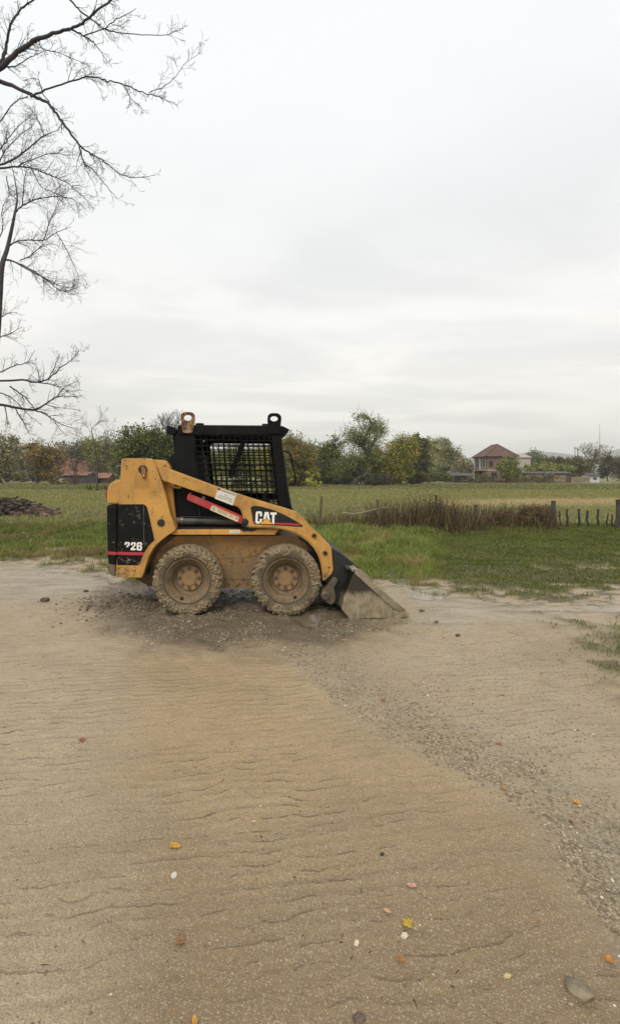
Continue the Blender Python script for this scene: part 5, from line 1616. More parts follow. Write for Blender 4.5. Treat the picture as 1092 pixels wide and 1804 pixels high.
# far right, by the houses
leafy('garden_tree', (893, 0), 94, [(884, 824, 13, 19), (898, 822, 14, 21), (908, 830, 11, 15), (892, 838, 18, 9)], 'bushy olive garden tree in front of the brick house', [(0.120, 0.125, 0.038), (0.095, 0.10, 0.034), (0.15, 0.14, 0.05)], [2, 2, 1], 130, 22, .15, .12)
leafy('distant_tree', (937, 0), 170, [(938, 808, 15, 15), (950, 812, 12, 10), (925, 812, 10, 9)], 'round grey green tree on the skyline right of the brick house', [(0.115, 0.12, 0.075), (0.09, 0.095, 0.06)], [1, 1], 110, 20, .3, .2)
leafy('clipped_hedge', (960, 0), 108, [(940, 826, 22, 9), (965, 825, 24, 10), (990, 827, 20, 9), (960, 838, 48, 8)], 'yellow green hedge behind the low sheds', [(0.150, 0.155, 0.045), (0.12, 0.125, 0.04), (0.17, 0.16, 0.06)], [2, 2, 1], 200, 22, .17, .06, cat='hedge')
leafy('brown_thicket', (1018, 0), 116, [(1000, 818, 24, 14), (1025, 822, 24, 16), (1012, 836, 30, 12), (975, 812, 22, 8)], 'brown thicket between the yellow green hedge and the bare tree', [(0.085, 0.072, 0.038), (0.11, 0.088, 0.05), (0.065, 0.052, 0.032)], [2, 2, 1], 220, 22, .18, .1, cat='thicket', twigs=80)
leafy('bare_orchard_tree', (1046, 0), 105, [(1046, 803, 26, 20), (1038, 795, 22, 14), (1055, 798, 18, 16)], 'spreading bare tree with pale twigs below the mast', [(0.20, 0.155, 0.11), (0.13, 0.095, 0.065)], [1, 1], 90, 5, .12, .14, twigs=200, bare=.4, twig_mat=plain('russet_twigs', (0.105, 0.072, 0.05), 0.9, 0.3))
leafy('dark_conifer', (1070, 0), 120, [(1068, 815, 9, 20), (1064, 830, 12, 14)], 'small dark pointed tree right of the bare tree', [(0.045, 0.042, 0.028), (0.06, 0.052, 0.034)], [1, 1], 90, 20, .16, .12)
leafy('brown_trees', (1092, 0), 118, [(1085, 825, 16, 20), (1102, 820, 20, 22), (1125, 825, 22, 20)], 'brown trees at the right edge of the photo', [(0.08, 0.062, 0.038), (0.06, 0.048, 0.032), (0.10, 0.08, 0.045)], [2, 2, 1], 180, 22, .18, .14, twigs=60)
leafy('dark_treeline', (985, 0), 240, [(960, 816, 30, 5), (1000, 814, 34, 6), (1040, 815, 40, 6), (1090, 814, 30, 8)], 'thin dark line of distant trees below the hills', [(0.05, 0.05, 0.035)], [1], 180, 18, .4, .15, cat='tree line')
leafy('low_hedge', (770, 0), 122, [(742, 842, 30, 6), (800, 842, 30, 6), (700, 842, 30, 6)], 'far brown hedge at the foot of the hazy trees', [(0.09, 0.08, 0.045), (0.12, 0.10, 0.06)], [1, 1], 120, 16, .2, .05, cat='hedge')
leafy('left_hedge', (40, 0), 108, [(-20, 838, 40, 10), (30, 838, 36, 11), (75, 840, 30, 9), (-80, 838, 40, 12)], 'dark undergrowth under the trees at the far left', [(0.060, 0.052, 0.032), (0.08, 0.068, 0.04)], [1, 1], 200, 18, .2, .05, cat='hedge')
BELT = [(2, 1, 1), [(0.085, 0.09, 0.05), (0.11, 0.105, 0.06), (0.07, 0.07, 0.042)]]
leafy('tree_belt', (540, 0), 130, [(505, 818, 36, 24), (560, 812, 36, 28), (610, 824, 34, 18)], 'distant green trees behind the rust bush and dull shrub', BELT[1], BELT[0], 300, 24, .34, .2, cat='tree belt', spread=.07)
leafy('tree_belt', (690, 0), 140, [(660, 824, 34, 18), (710, 818, 34, 22), (760, 820, 30, 20)], 'distant green trees behind the yellow tree and narrow brown tree', BELT[1], BELT[0], 260, 24, .36, .2, cat='tree belt', spread=.07)
leafy('tree_belt', (380, 0), 130, [(330, 812, 46, 26), (400, 814, 46, 24), (460, 816, 40, 22)], 'distant green trees seen through the wire guard above the bushes', BELT[1], BELT[0], 300, 24, .34, .2, cat='tree belt', spread=.07)
leafy('tree_belt', (150, 0), 140, [(-20, 812, 50, 28), (50, 816, 46, 26), (120, 812, 46, 30), (190, 808, 40, 32), (240, 812, 40, 28)], 'distant brown green trees at left behind the tiled farm house', [(0.10, 0.088, 0.052), (0.085, 0.08, 0.045), (0.12, 0.095, 0.055)], [2, 1, 1], 420, 24, .36, .2, cat='tree belt', spread=.07)
leafy('undergrowth', (550, 0), 78, [(510, 846, 26, 9), (545, 845, 26, 10), (585, 844, 26, 12), (612, 847, 20, 8)], 'dark undergrowth at the foot of the shrubs right of the cab', [(0.065, 0.060, 0.028), (0.085, 0.08, 0.034), (0.05, 0.042, 0.024)], [2, 2, 1], 220, 22, .13, .05, cat='undergrowth', twigs=60)
leafy('undergrowth', (710, 0), 77, [(652, 845, 22, 9), (690, 842, 26, 12), (730, 841, 24, 12)], 'dark undergrowth at the foot of the yellow tree', [(0.060, 0.052, 0.026), (0.08, 0.07, 0.034), (0.045, 0.038, 0.024)], [2, 2, 1], 200, 22, .13, .05, cat='undergrowth', twigs=60)
leafy('golden_shrub', (662, 0), 76, [(660, 815, 18, 18), (672, 805, 14, 18), (668, 832, 20, 14)], 'golden olive shrub between the leaning tree and the yellow tree', [(0.145, 0.115, 0.032), (0.105, 0.095, 0.032), (0.17, 0.135, 0.036)], [2, 2, 1], 120, 22, .13, .08, cat='shrub', twigs=30)

# brambles along the post line
BR = [(0.100, 0.060, 0.040), (0.072, 0.044, 0.030), (0.135, 0.090, 0.052)]
leafy('bramble_bush', (883, 0), 13.6, [(882, 912, 19, 15), (872, 918, 16, 10), (896, 918, 14, 9)], 'smaller brown bramble bush left of the stout fence post', BR, [2, 2, 1], 170, 22, .020, .012, cat='bramble', twigs=160, twig_mat=m_twig, group='bramble bushes along the post line', spread=.07)
leafy('bramble_bush', (940, 0), 13.5, [(938, 908, 26, 17), (958, 910, 16, 18), (922, 916, 16, 11)], 'larger brown bramble bush leaning on the stout fence post', BR, [2, 2, 1], 240, 22, .020, .012, cat='bramble', twigs=220, twig_mat=m_twig, group='bramble bushes along the post line', spread=.07)
leafy('bramble_bush', (795, 0), 13.4, [(792, 914, 26, 18), (815, 920, 18, 11), (770, 912, 18, 18)], 'dark tangled bramble among the tall weeds by the thin crooked post', [(0.062, 0.044, 0.030), (0.045, 0.034, 0.024), (0.105, 0.078, 0.045)], [2, 2, 1], 240, 14, .020, .012, cat='bramble', twigs=260, twig_mat=m_twig, group='bramble bushes along the post line', spread=.07)

# ---- the big bare trees at the left edge: limbs with real distances, fine twigs grown from them
TW_RNG = np.random.RandomState(42)


def limb_tree(name, Y, trunk, limbs, label, mat, seed, dens=1.0, twl=1.0, fine=0.5, up=0.02):
    rng = np.random.RandomState(seed)
    k = Y / F
    root = W(trunk[0][0], trunk[0][1], Y); root.z = 0
    o = empty(name, root); tag(o, label, 'tree', 'bare trees at the left edge')
    rt = np.array(root)
    def to3(pts, y0, y1, wob):
        n = len(pts); out = []
        for i, p in enumerate(pts):
            yy = y0 + (y1 - y0) * i / max(1, n - 1) + (rng.normal(0, wob) if 0 < i else 0)
            out.append(np.array(W(p[0], p[1], yy)) - rt)
        return out
    T = Tubes(); P = to3(trunk, Y, Y, 0.05); P[0][2] = -0.1
    P = catmull(P, 5); T.add(P, np.interp(np.linspace(0, 1, len(P)), np.linspace(0, 1, len(trunk)), [p[2] * k for p in trunk]), 10)
    T.build('trunk', mat, o)
    T = Tubes()
    for pts in limbs:
        dy = rng.uniform(-1.2, 1.2)
        C = catmull(to3(pts, Y, Y + dy * len(pts) * .12, .05), 5)
        C = [c + rng.normal(0, .006, 3) for c in C]
        R = np.interp(np.linspace(0, 1, len(C)), np.linspace(0, 1, len(pts)), [max(.0032, p[2] * k * .72) for p in pts])
        T.add(C, R, 7)
        Ca = np.array(C); Ls = np.linalg.norm(np.diff(Ca, axis=0), axis=1).sum()
        n = int(Ls * 7 * dens)
        for q in range(n):
            f = rng.uniform(.12, 1.0); i = min(len(C) - 2, int(f * (len(C) - 1)))
            t = Ca[i + 1] - Ca[i]; t /= np.linalg.norm(t) + 1e-9
            sv = np.cross(t, rng.normal(0, 1, 3)); sv /= np.linalg.norm(sv)
            sv = sv * np.array([1, .6, 1]) + np.array([0, 0, up * 3])
            ln = rng.uniform(.12, .55) * twl * (1.2 - .5 * f)
            grow(T, Ca[i], t * .8 + sv * .8, ln, min(R[i] * .5, .0075), 2 if rng.rand() < fine else 1, rng, spread=.7, nseg=5, up=up, kids=(2, 4), rmin=.0023, ratio=(.35, .6), wob=.16, seg=4)
    T.build('branches', mat, o)
    return o


A_limbs = [
    [(-8, 128, 6.5), (25, 98, 5.5), (60, 72, 4.6), (100, 57, 3.6), (125, 50, 3.0), (150, 37, 2.6), (170, 20, 2.2), (196, 0, 1.8), (222, -18, 1.2)],
    [(-6, 124, 5), (8, 98, 4), (12, 78, 3.2), (20, 45, 2.7), (35, 20, 2.3), (58, 0, 1.8), (85, -22, 1.2)],
    [(125, 50, 2.2), (146, 62, 1.7), (165, 75, 1.2), (180, 95, .9), (198, 118, .5)],
    [(146, 62, 1.4), (182, 51, 1.2), (205, 35, 1.0), (240, 15, .5)],
    [(118, -8, 2.2), (135, 12, 2), (150, 26, 1.8), (170, 40, 1.6), (184, 51, 1.4), (205, 57, 1.3), (240, 61, 1.0), (285, 62, .8), (305, 58, .6), (332, 44, .35)],
    [(-10, 140, 5.5), (30, 155, 4.2), (60, 169, 3.7), (85, 182, 3.4), (100, 200, 3.1), (118, 225, 2.8), (140, 255, 2.4), (160, 270, 1.7), (185, 285, 1.4), (215, 308, 1.1), (245, 313, .8), (275, 308, .4)],
    [(140, 255, 2), (147, 285, 1.6), (165, 300, 1.2), (190, 330, .9), (207, 350, .4)],
    [(147, 285, 1), (155, 305, .8), (170, 328, .4)],
    [(55, 170, 2.6), (80, 158, 2), (115, 147, 1.8), (145, 137, 1.7), (165, 136, 1.6), (190, 142, 1.5), (220, 150, 1.4), (245, 160, 1.3), (262, 166, 1.1), (285, 172, .9), (316, 188, .4)],
    [(262, 164, .9), (300, 145, .8), (325, 115, .6), (357, 90, .3)],
    [(218, 150, .8), (230, 172, .6), (255, 196, .4)],
    [(88, 180, 1.2), (76, 165, 1.2), (72, 150, 1.0), (65, 138, .7), (40, 142, .4)],
    [(-6, 124, 2.2), (10, 118, 1.8), (30, 115, 1.2), (55, 100, .9), (75, 92, .5)],
    [(0, 215, 1.4), (25, 182, 1.2), (50, 170, 1)],
    [(70, 70, 1.2), (75, 85, 1), (110, 95, .8), (140, 108, .6), (160, 118, .4)],
]
limb_tree('big_bare_tree', 9.0, [(-75, 960, 17), (-70, 700, 15), (-55, 450, 13), (-35, 250, 11), (-12, 135, 8), (-4, 120, 6)], A_limbs,
          'nearest bare tree, its dark arching limbs reaching in at the top left', m_twig, 3, 1.5, .85, .5, up=0.0)
B_limbs = [
    [(8, 457, 2.6), (28, 462, 2.0), (60, 478, 1.7), (85, 495, 1.3), (110, 513, .9), (135, 508, .5)],
    [(30, 464, 1.4), (75, 488, 1.2), (105, 503, .9), (128, 506, .6), (140, 492, .4)],
    [(13, 437, 1.8), (30, 425, 1.6), (55, 423, 1.4), (78, 423, 1.2), (102, 408, .9), (125, 400, .5)],
    [(78, 423, 1.2), (85, 400, 1.1), (95, 375, .9), (104, 352, .5)],
    [(35, 459, 1.3), (55, 450, 1.2), (72, 435, .9), (95, 428, .5)],
    [(100, 410, 1.0), (114, 432, .9), (130, 465, .7), (139, 490, .5), (136, 510, .3)],
    [(-8, 293, 2.8), (20, 283, 2.0), (50, 262, 1.7), (78, 240, 1.3), (105, 228, .7)],
    [(-8, 297, 2.8), (30, 294, 2.0), (55, 296, 1.7), (85, 307, 1.4), (115, 320, 1.1), (140, 340, .8), (157, 356, .4)],
    [(26, 378, 1.8), (40, 362, 1.6), (70, 350, 1.3), (100, 346, 1.0), (130, 352, .8), (152, 368, .4)],
    [(40, 362, 1.4), (42, 335, 1.2), (46, 305, .9), (60, 290, .5)],
    [(78, 240, 1.1), (70, 215, .9), (52, 186, .6)],
    [(12, 310, 1.2), (18, 340, 1.0), (30, 350, .8)],
    [(-4, 430, 1.4), (6, 400, 1.2), (4, 370, .9), (20, 340, .6)],
    [(2, 594, 1.4), (18, 588, 1.0), (40, 575, .5)], [(2, 560, 1.2), (14, 552, .8), (30, 550, .4)],
    [(-6, 270, 1.6), (15, 245, 1.2), (30, 225, .9), (55, 205, .5)], [(-6, 300, 1.5), (10, 265, 1.2), (40, 235, .9), (60, 222, .5)],
    [(30, 294, 1.2), (60, 280, 1.0), (95, 270, .8), (125, 275, .5)], [(55, 296, 1.1), (75, 330, .9), (110, 345, .6), (135, 375, .4)],
]
limb_tree('slim_bare_tree', 13.0, [(-40, 925, 7.5), (-24, 750, 6.3), (-6, 610, 5.2), (0, 530, 4.7), (4, 470, 4.3), (13, 440, 3.5), (21, 405, 2.8), (27, 375, 2.0), (31, 350, 1.4), (27, 318, .8), (20, 285, .4)], B_limbs,
          'slim bare tree behind the nearest one, its grey trunk showing along the left edge', plain('grey_brown_bark', (0.062, 0.054, 0.048), 0.9, 0.35, 4), 11, 2.3, 1.3, .75, up=0.03)
C_limbs = [
    [(-10, 671, 2.6), (40, 670, 2.3), (65, 673, 2.1), (85, 668, 1.7), (105, 650, 1.3), (125, 635, .9), (141, 616, .5)],
    [(-10, 711, 3.6), (30, 718, 3.0), (60, 722, 2.6), (80, 712, 2.0), (100, 700, 1.5), (120, 698, .9), (143, 700, .5)],
    [(60, 722, 1.8), (80, 728, 1.6), (95, 740, 1.2), (115, 750, .8), (138, 757, .4)],
    [(65, 673, 1.5), (95, 678, 1.2), (120, 688, .8), (145, 688, .4)],
    [(18, 680, 1.8), (45, 700, 1.4), (62, 720, 1.0)],
    [(-10, 660, 1.8), (25, 645, 1.2), (48, 638, .9), (62, 618, .5)],
    [(85, 668, 1.1), (98, 645, .9), (106, 622, .5)],
    [(28, 720, 1.5), (40, 740, 1.2), (52, 765, .6)],
    [(100, 700, 1.0), (115, 682, .8), (138, 672, .4)], [(80, 712, 1.0), (100, 718, .8), (140, 722, .4)], [(95, 740, .9), (105, 755, .7), (120, 768, .4)],
    [(-8, 690, 1.6), (20, 700, 1.2), (45, 725, .9), (75, 750, .5)], [(10, 716, 1.3), (14, 740, 1.0), (20, 755, .5)],
]
limb_tree('low_bare_tree', 10.5, [(-100, 945, 15), (-95, 850, 14), (-85, 760, 12), (-60, 705, 8), (-20, 690, 5), (-10, 690, 3)], C_limbs,
          'bare tree whose low spreading boughs hang in just above the hedge at left', m_twig, 23, 1.5, .85, .6, up=0.015)

# ================================================================= buildings and far things
def brick_mat(name, c1, c2, mortar, scale=1.0):
    m, b = new_mat(name)
    co = b.n('ShaderNodeTexCoord').outputs['Object']
    xyz_ = b.n('ShaderNodeSeparateXYZ', {0: co}).outputs
    v = b.n('ShaderNodeCombineXYZ', {0: b.math('ADD', xyz_[0], xyz_[1]), 1: xyz_[2], 2: 0.0}).outputs[0]
    br = b.n('ShaderNodeTexBrick', {'Vector': v, 'Color1': c4(c1), 'Color2': c4(c2), 'Mortar': c4(mortar), 'Scale': scale, 'Mortar Size': 0.012,
                                    'Brick Width': 0.26, 'Row Height': 0.085}).outputs['Color']
    col = b.mix(b.rng(b.noise(co, 0.8, 5), 0.35, 0.7), br, b.mix(0.5, br, tuple(x * .6 for x in c1)))
    b.out(Base_Color=col, Roughness=0.9)
    return m


def tile_mat(name, c1, c2):
    m, b = new_mat(name)
    co = b.n('ShaderNodeTexCoord').outputs['Object']
    w = b.n('ShaderNodeTexWave', {'Vector': co, 'Scale': 1.6, 'Distortion': 1.0, 'Detail': 3.0}, wave_type='BANDS', bands_direction='Z').outputs['Fac']
    n1 = b.noise(co, 1.3, 6, .65)
    col = b.mix(b.rng(n1, .35, .65), c1, c2)
    col = b.mix(b.math('MULTIPLY', w, .35), col, tuple(x * .55 for x in c1))
    b.out(Base_Color=col, Roughness=0.85, Normal=b.bump(w, .5, .05))
    return m


m_brick = brick_mat('red_brown_brick', (0.215, 0.115, 0.085), (0.165, 0.085, 0.065), (0.24, 0.20, 0.17))
m_tile = tile_mat('red_roof_tiles', (0.155, 0.080, 0.064), (0.105, 0.056, 0.046))
m_tile2 = tile_mat('orange_roof_tiles', (0.27, 0.120, 0.080), (0.18, 0.085, 0.060))
m_plaster = plain('pale_plaster', (0.42, 0.36, 0.30), 0.9, 0.2, 2)
m_whitewood = plain('white_woodwork', (0.52, 0.52, 0.50), 0.6, 0.1, 2)
m_glass = plain('dark_window_glass', (0.030, 0.035, 0.040), 0.08, 0.1, 2, spec=0.6)
m_greyshed = plain('weathered_planks', (0.085, 0.080, 0.074), 0.85, 0.3, 3)
m_tanwall = plain('tan_wall', (0.21, 0.160, 0.100), 0.9, 0.35, 1.5)
m_brownwood = plain('red_brown_boards', (0.10, 0.050, 0.038), 0.85, 0.3, 2)


def part_mesh(name, bm, mat, parent, bevel=0.0):
    bmesh.ops.recalc_face_normals(bm, faces=bm.faces)
    me = bpy.data.meshes.new(name); bm.to_mesh(me); bm.free(); me.materials.append(mat)
    o = link(bpy.data.objects.new(name, me), parent)
    if bevel:
        mo = o.modifiers.new('bevel', 'BEVEL'); mo.width = bevel; mo.segments = 1
    return o


def poly_bm(faces):
    bm = bmesh.new(); mp = {}
    for f in faces:
        vs = []
        for p in f:
            key = tuple(round(c, 4) for c in p)
            if key not in mp: mp[key] = bm.verts.new(p)
            vs.append(mp[key])
        bm.faces.new(vs)
    return bm


def box_part(name, lo, hi, mat, parent, bevel=0.0):
    bm = bmesh.new(); add_box(bm, lo, hi); return part_mesh(name, bm, mat, parent, bevel)


# brick house on the right: x along its front, y along its left side, origin at the corner nearest to us
hc = W(858, 0, 100); hc.z = 0
house = empty('brick_house', hc); house.rotation_euler = (0, 0, math.radians(-5))
tag(house, 'two storey red brown brick house with a hipped tile roof across the field', 'house')
LX, LY, HZ, RZ, OV = 5.9, 7.4, 5.75, 8.35, 0.5
bm = bmesh.new(); add_box(bm, (0, 0, -.2), (LX, LY, HZ)); wall_o = part_mesh('wall', bm, m_brick, house)
rx = LX * .5
ra, rb = (rx, LY * .30, RZ), (rx, LY * .72, RZ)
e = [(-OV, -OV, HZ - .12), (LX + OV, -OV, HZ - .12), (LX + OV, LY + OV, HZ - .12), (-OV, LY + OV, HZ - .12)]
bm = poly_bm([(e[0], e[1], ra), (e[1], e[2], rb, ra), (e[2], e[3], rb), (e[3], e[0], ra, rb), (e[3], e[2], e[1], e[0])])
roof_o = part_mesh('roof', bm, m_tile, house)
bm = bmesh.new()
for a_, c_ in ((e[0], e[1]), (e[1], e[2]), (e[2], e[3]), (e[3], e[0])):
    V, Fq = tube_np([Vector(a_), (Vector(a_) + Vector(c_)) / 2, Vector(c_)], .10, 5); vs = [bm.verts.new(v) for v in V]
    for f in Fq: bm.faces.new([vs[i] for i in f])
part_mesh('gutter', bm, m_brownwood, roof_o)
bm = bmesh.new()
for a_, c_ in ((e[0], ra), (e[1], ra), (e[2], rb), (e[3], rb), (ra, rb)):
    V, Fq = tube_np([Vector(a_), (Vector(a_) + Vector(c_)) / 2, Vector(c_)], .11, 5); vs = [bm.verts.new(v) for v in V]
    for f in Fq: bm.faces.new([vs[i] for i in f])
part_mesh('ridge_tiles', bm, m_brownwood, roof_o)
box_part('floor_band', (-.06, -.06, 2.55), (LX + .06, LY + .06, 2.8), m_plaster, house)
box_part('plinth', (-.05, -.05, -.2), (LX + .05, LY + .05, 0.5), m_brownwood, house)


def window(x0, x1, z0, z1, face, frame_mat=None):
    """face 'front' (y = 0) or 'side' (x = 0)"""
    f = lambda a_, d_, z_: (a_, -d_, z_) if face == 'front' else (-d_, a_, z_)
    def bx_(a0, a1, d0, d1, zz0, zz1):
        p, q = f(a0, d0, zz0), f(a1, d1, zz1)
        return tuple(min(p[i], q[i]) for i in range(3)), tuple(max(p[i], q[i]) for i in range(3))
    bm = bmesh.new()
    for a0, a1, c0, c1 in ((x0, x1, z0, z0 + .1), (x0, x1, z1 - .1, z1), (x0, x0 + .1, z0 + .1, z1 - .1), (x1 - .1, x1, z0 + .1, z1 - .1), ((x0 + x1) / 2 - .04, (x0 + x1) / 2 + .04, z0 + .1, z1 - .1)):
        add_box(bm, *bx_(a0, a1, -.02, .05, c0, c1))
    w = part_mesh('window', bm, frame_mat or m_whitewood, house)
    box_part('pane', *bx_(x0 + .1, x1 - .1, -.02, .012, z0 + .1, z1 - .1), m_glass, w)


window(.3, 1.2, 3.4, 4.7, 'front', m_brownwood); window(3.4, 4.7, 3.4, 4.9, 'front', m_brownwood); window(.8, 2.0, .9, 2.2, 'front', m_brownwood)
window(1.0, 2.8, 3.2, 5.2, 'side'); window(4.6, 6.6, 3.2, 5.2, 'side'); window(3.0, 4.2, .8, 2.2, 'side', m_brownwood)
for yy in (3.7, 6.9):
    box_part('porch_post', (-.28, yy - .12, 2.8), (-.06, yy + .12, HZ - .12), m_whitewood, house)
box_part('balcony', (-1.0, .4, 2.62), (-.06, 7.0, 2.78), m_plaster, house)


def gable(name, px0, px1, Y, eave_py, ridge_py, depth, wall_m, roof_m, label, rot=0.0, cat='house', ov=.3, openings=()):
    k = Y / F
    c = W((px0 + px1) / 2, 0, Y); c.z = 0
    o = empty(name, c); o.rotation_euler = (0, 0, rot); tag(o, label, cat)
    w = (px1 - px0) * k / 2; hz = CH - (eave_py - HY) * k; rz = CH - (ridge_py - HY) * k
    bm = poly_bm([((-w, 0, -.2), (w, 0, -.2), (w, 0, hz), (-w, 0, hz)), ((-w, depth, -.2), (w, depth, -.2), (w, depth, hz), (-w, depth, hz)),
                  ((-w, 0, -.2), (-w, depth, -.2), (-w, depth, hz), (-w, depth / 2, rz - .05), (-w, 0, hz)), ((w, 0, -.2), (w, depth, -.2), (w, depth, hz), (w, depth / 2, rz - .05), (w, 0, hz))])
    part_mesh('wall', bm, wall_m, o)
    sl = (rz - hz) / (depth / 2)
    A = [(-w - ov, -ov, hz - sl * ov), (w + ov, -ov, hz - sl * ov), (w + ov, depth / 2, rz), (-w - ov, depth / 2, rz)]
    Bq = [(-w - ov, depth + ov, hz - sl * ov), (w + ov, depth + ov, hz - sl * ov), (w + ov, depth / 2, rz), (-w - ov, depth / 2, rz)]
    bm = poly_bm([A, Bq]); bmesh.ops.recalc_face_normals(bm, faces=bm.faces)
    bmesh.ops.solidify(bm, geom=bm.faces[:], thickness=-.12)
    part_mesh('roof', bm, roof_m, o)
    for nm, x0, x1, z0, z1, mt in openings:
        box_part(nm, (x0, -.05, z0), (x1, .03, z1), mt, o)
    return o


gable('farm_house', 92, 152, 97, 832, 808, 8, m_plaster, m_tile2, 'house with an orange red tiled roof half hidden by bare trees at left', openings=(('window', -2.2, -1.2, .9, 2.0, m_glass), ('window', .6, 1.6, .9, 2.0, m_glass)))
gable('plank_shed', 112, 152, 82, 837.5, 832.5, 5, m_greyshed, m_tile2, 'long grey plank shed with a thin red roof below the farm house', cat='shed', openings=(('door', -.6, .6, 0, 1.4, m_brownwood),))
gable('small_shed', 155, 190, 88, 842, 834, 5, m_brownwood, m_tile2, 'small red roofed shed right of the grey plank shed', cat='shed', openings=(('door', -.5, .5, 0, .9, m_glass),))
gable('open_shed', 797, 833, 99, 838, 834, 4, m_brownwood, m_greyshed, 'low dark shed with open bays left of the brick house', cat='shed', openings=(('bay', -1.9, -.3, .05, 1.25, m_glass), ('bay', .1, 1.9, .05, 1.25, m_glass)))
gable('tan_outbuilding', 925, 955, 97, 834, 832, 4, m_tanwall, m_greyshed, 'low tan outbuilding with a dark round opening right of the brick house', cat='shed', openings=(('opening', -.6, .5, .7, 1.6, m_glass),))
gable('board_shed', 955.6, 1004, 98, 834, 831.5, 4, m_brownwood, m_greyshed, 'long red brown board shed beside the tan outbuilding', cat='shed', openings=(('door', -2.8, -2.0, 0, 1.7, m_glass), ('panel', -.8, 1.9, .2, 1.6, m_tanwall)))
gable('white_shed', 1039, 1055, 102, 838, 834, 3, m_whitewood, m_greyshed, 'small white shed under the pale bare tree', cat='shed', openings=(('window', -.4, .4, .6, 1.1, m_glass),))
gable('far_house', 905, 934, 125, 806, 799, 7, m_plaster, tile_mat('pale_tiles', (0.42, 0.36, 0.31), (0.36, 0.30, 0.26)), 'pale roofed house just behind the right end of the brick house')
o = empty('garden_wall', W(1022, 0, 99) * 1.0); o.location.z = 0; tag(o, 'low tan garden wall between the board shed and the white shed', 'wall')
box_part('wall', (-2.0, 0, -.1), (1.9, .25, 1.1), m_tanwall, o); box_part('coping', (-2.05, -.05, 1.102), (1.95, .3, 1.2), m_plaster, o)

# mast and poles far off
bm = bmesh.new(); p = W(1055.5, 0, 420); add_cyl(bm, (0, 0, 24), (0, 0, 1), .38, 48, 8, .14)
for zz_ in (14, 26, 37): bmesh.ops.create_cone(bm, cap_ends=True, segments=8, radius1=.7, radius2=.7, depth=.3, matrix=Matrix.Translation((0, 0, zz_)))
mast = part_mesh('radio_mast', bm, plain('mast_steel', (0.30, 0.27, 0.25), .7, .1), None); mast.location = (p.x, 420, 0); tag(mast, 'tall thin radio mast on the skyline above the pale bare tree', 'mast')
for px_, top in ((1012, 787), (1016.5, 789)):
    hgt_ = CH - (top - HY) * 200 / F
    bm = bmesh.new(); add_cyl(bm, (0, 0, hgt_ / 2), (0, 0, 1), .16, hgt_, 8, .11)
    add_box(bm, (-.6, -.08, hgt_ - .7), (.6, .08, hgt_ - .55))
    q_ = part_mesh('utility_pole', bm, m_greyshed, None); q_.location = (W(px_, 0, 200).x, 200, 0)
    tag(q_, 'taller distant utility pole, left of the pair' if px_ < 1014 else 'shorter distant utility pole, right of the pair', 'pole', 'distant utility poles')

# hills
hp = [(-2500, 815), (-800, 812), (100, 813), (500, 812), (700, 811), (800, 808), (860, 803), (905, 799), (935, 796.5), (962, 796), (985, 799), (1015, 803), (1045, 801), (1068, 796), (1092, 790), (1140, 783), (1220, 780), (1400, 792), (1800, 806), (3500, 812)]
hx_ = np.array([(p_[0] - CX) / F * 1900 for p_ in hp]); hz_ = np.array([CH - (p_[1] - HY) / F * 1900 for p_ in hp])
ux = np.linspace(hx_[0], hx_[-1], 420); vy = np.linspace(1350, 2500, 40)
HX, HYY = np.meshgrid(ux, vy)
ridge = np.interp(HX, hx_, hz_)
prof_ = np.exp(-((HYY - 1900) / 260) ** 2)
HZZ = ridge * prof_ + (fbm(HX / 90, HYY / 90, seed=99) - .5) * 5 * prof_ - 1.5
ii = np.arange(HX.size).reshape(HX.shape)
hq = np.stack([ii[:-1, :-1].ravel(), ii[:-1, 1:].ravel(), ii[1:, 1:].ravel(), ii[1:, :-1].ravel()], 1)
tag(fast_mesh('hills', np.stack([HX.ravel(), HYY.ravel(), HZZ.ravel()], 1), hq, plain('wooded_hillside', (0.075, 0.080, 0.060), .95, .3, .01, 0.0), smooth=True), kind='structure')

# ---- posts of the old fence
m_oldwood = plain('old_wood', (0.125, 0.082, 0.058), .9, .35, 9, .5)
m_darkwood = plain('dark_old_wood', (0.060, 0.052, 0.040), .9, .35, 9, .5)
m_stake = plain('green_black_stake', (0.030, 0.034, 0.026), .8, .3, 9)


def post(name, bx0, by, tx, ty, w, label, mat, Y=None, cat='post', group='posts of the old pasture fence', seed=0, cap=False):
    Y = Y or F * CH / (by - HY)
    k = Y / F; rr = np.random.RandomState(seed)
    a_ = np.array(W(bx0, by, Y)); a_[2] = -.25; t_ = np.array(W(tx, ty, Y))
    n = 7
    pts = [a_ + (t_ - a_) * i / (n - 1) + np.array([rr.normal(0, .012), rr.normal(0, .012), 0]) * (0 < i < n - 1) for i in range(n)]
    r = w * k / 2
    root = Vector((a_[0], a_[1], 0))
    V, Fq = tube_np(pts, np.array([r * (1.1 - .2 * i / (n - 1)) * rr.uniform(.92, 1.08) for i in range(n)]), 9)
    bm = bmesh.new(); vs = [bm.verts.new(Vector(v) - root) for v in V]
    for f in Fq: bm.faces.new([vs[i] for i in f])
    bm.faces.new(vs[-9:]); bm.faces.new(vs[:9][::-1])
    o = part_mesh(name, bm, mat, None); o.location = root
    return tag(o, label, cat, group)


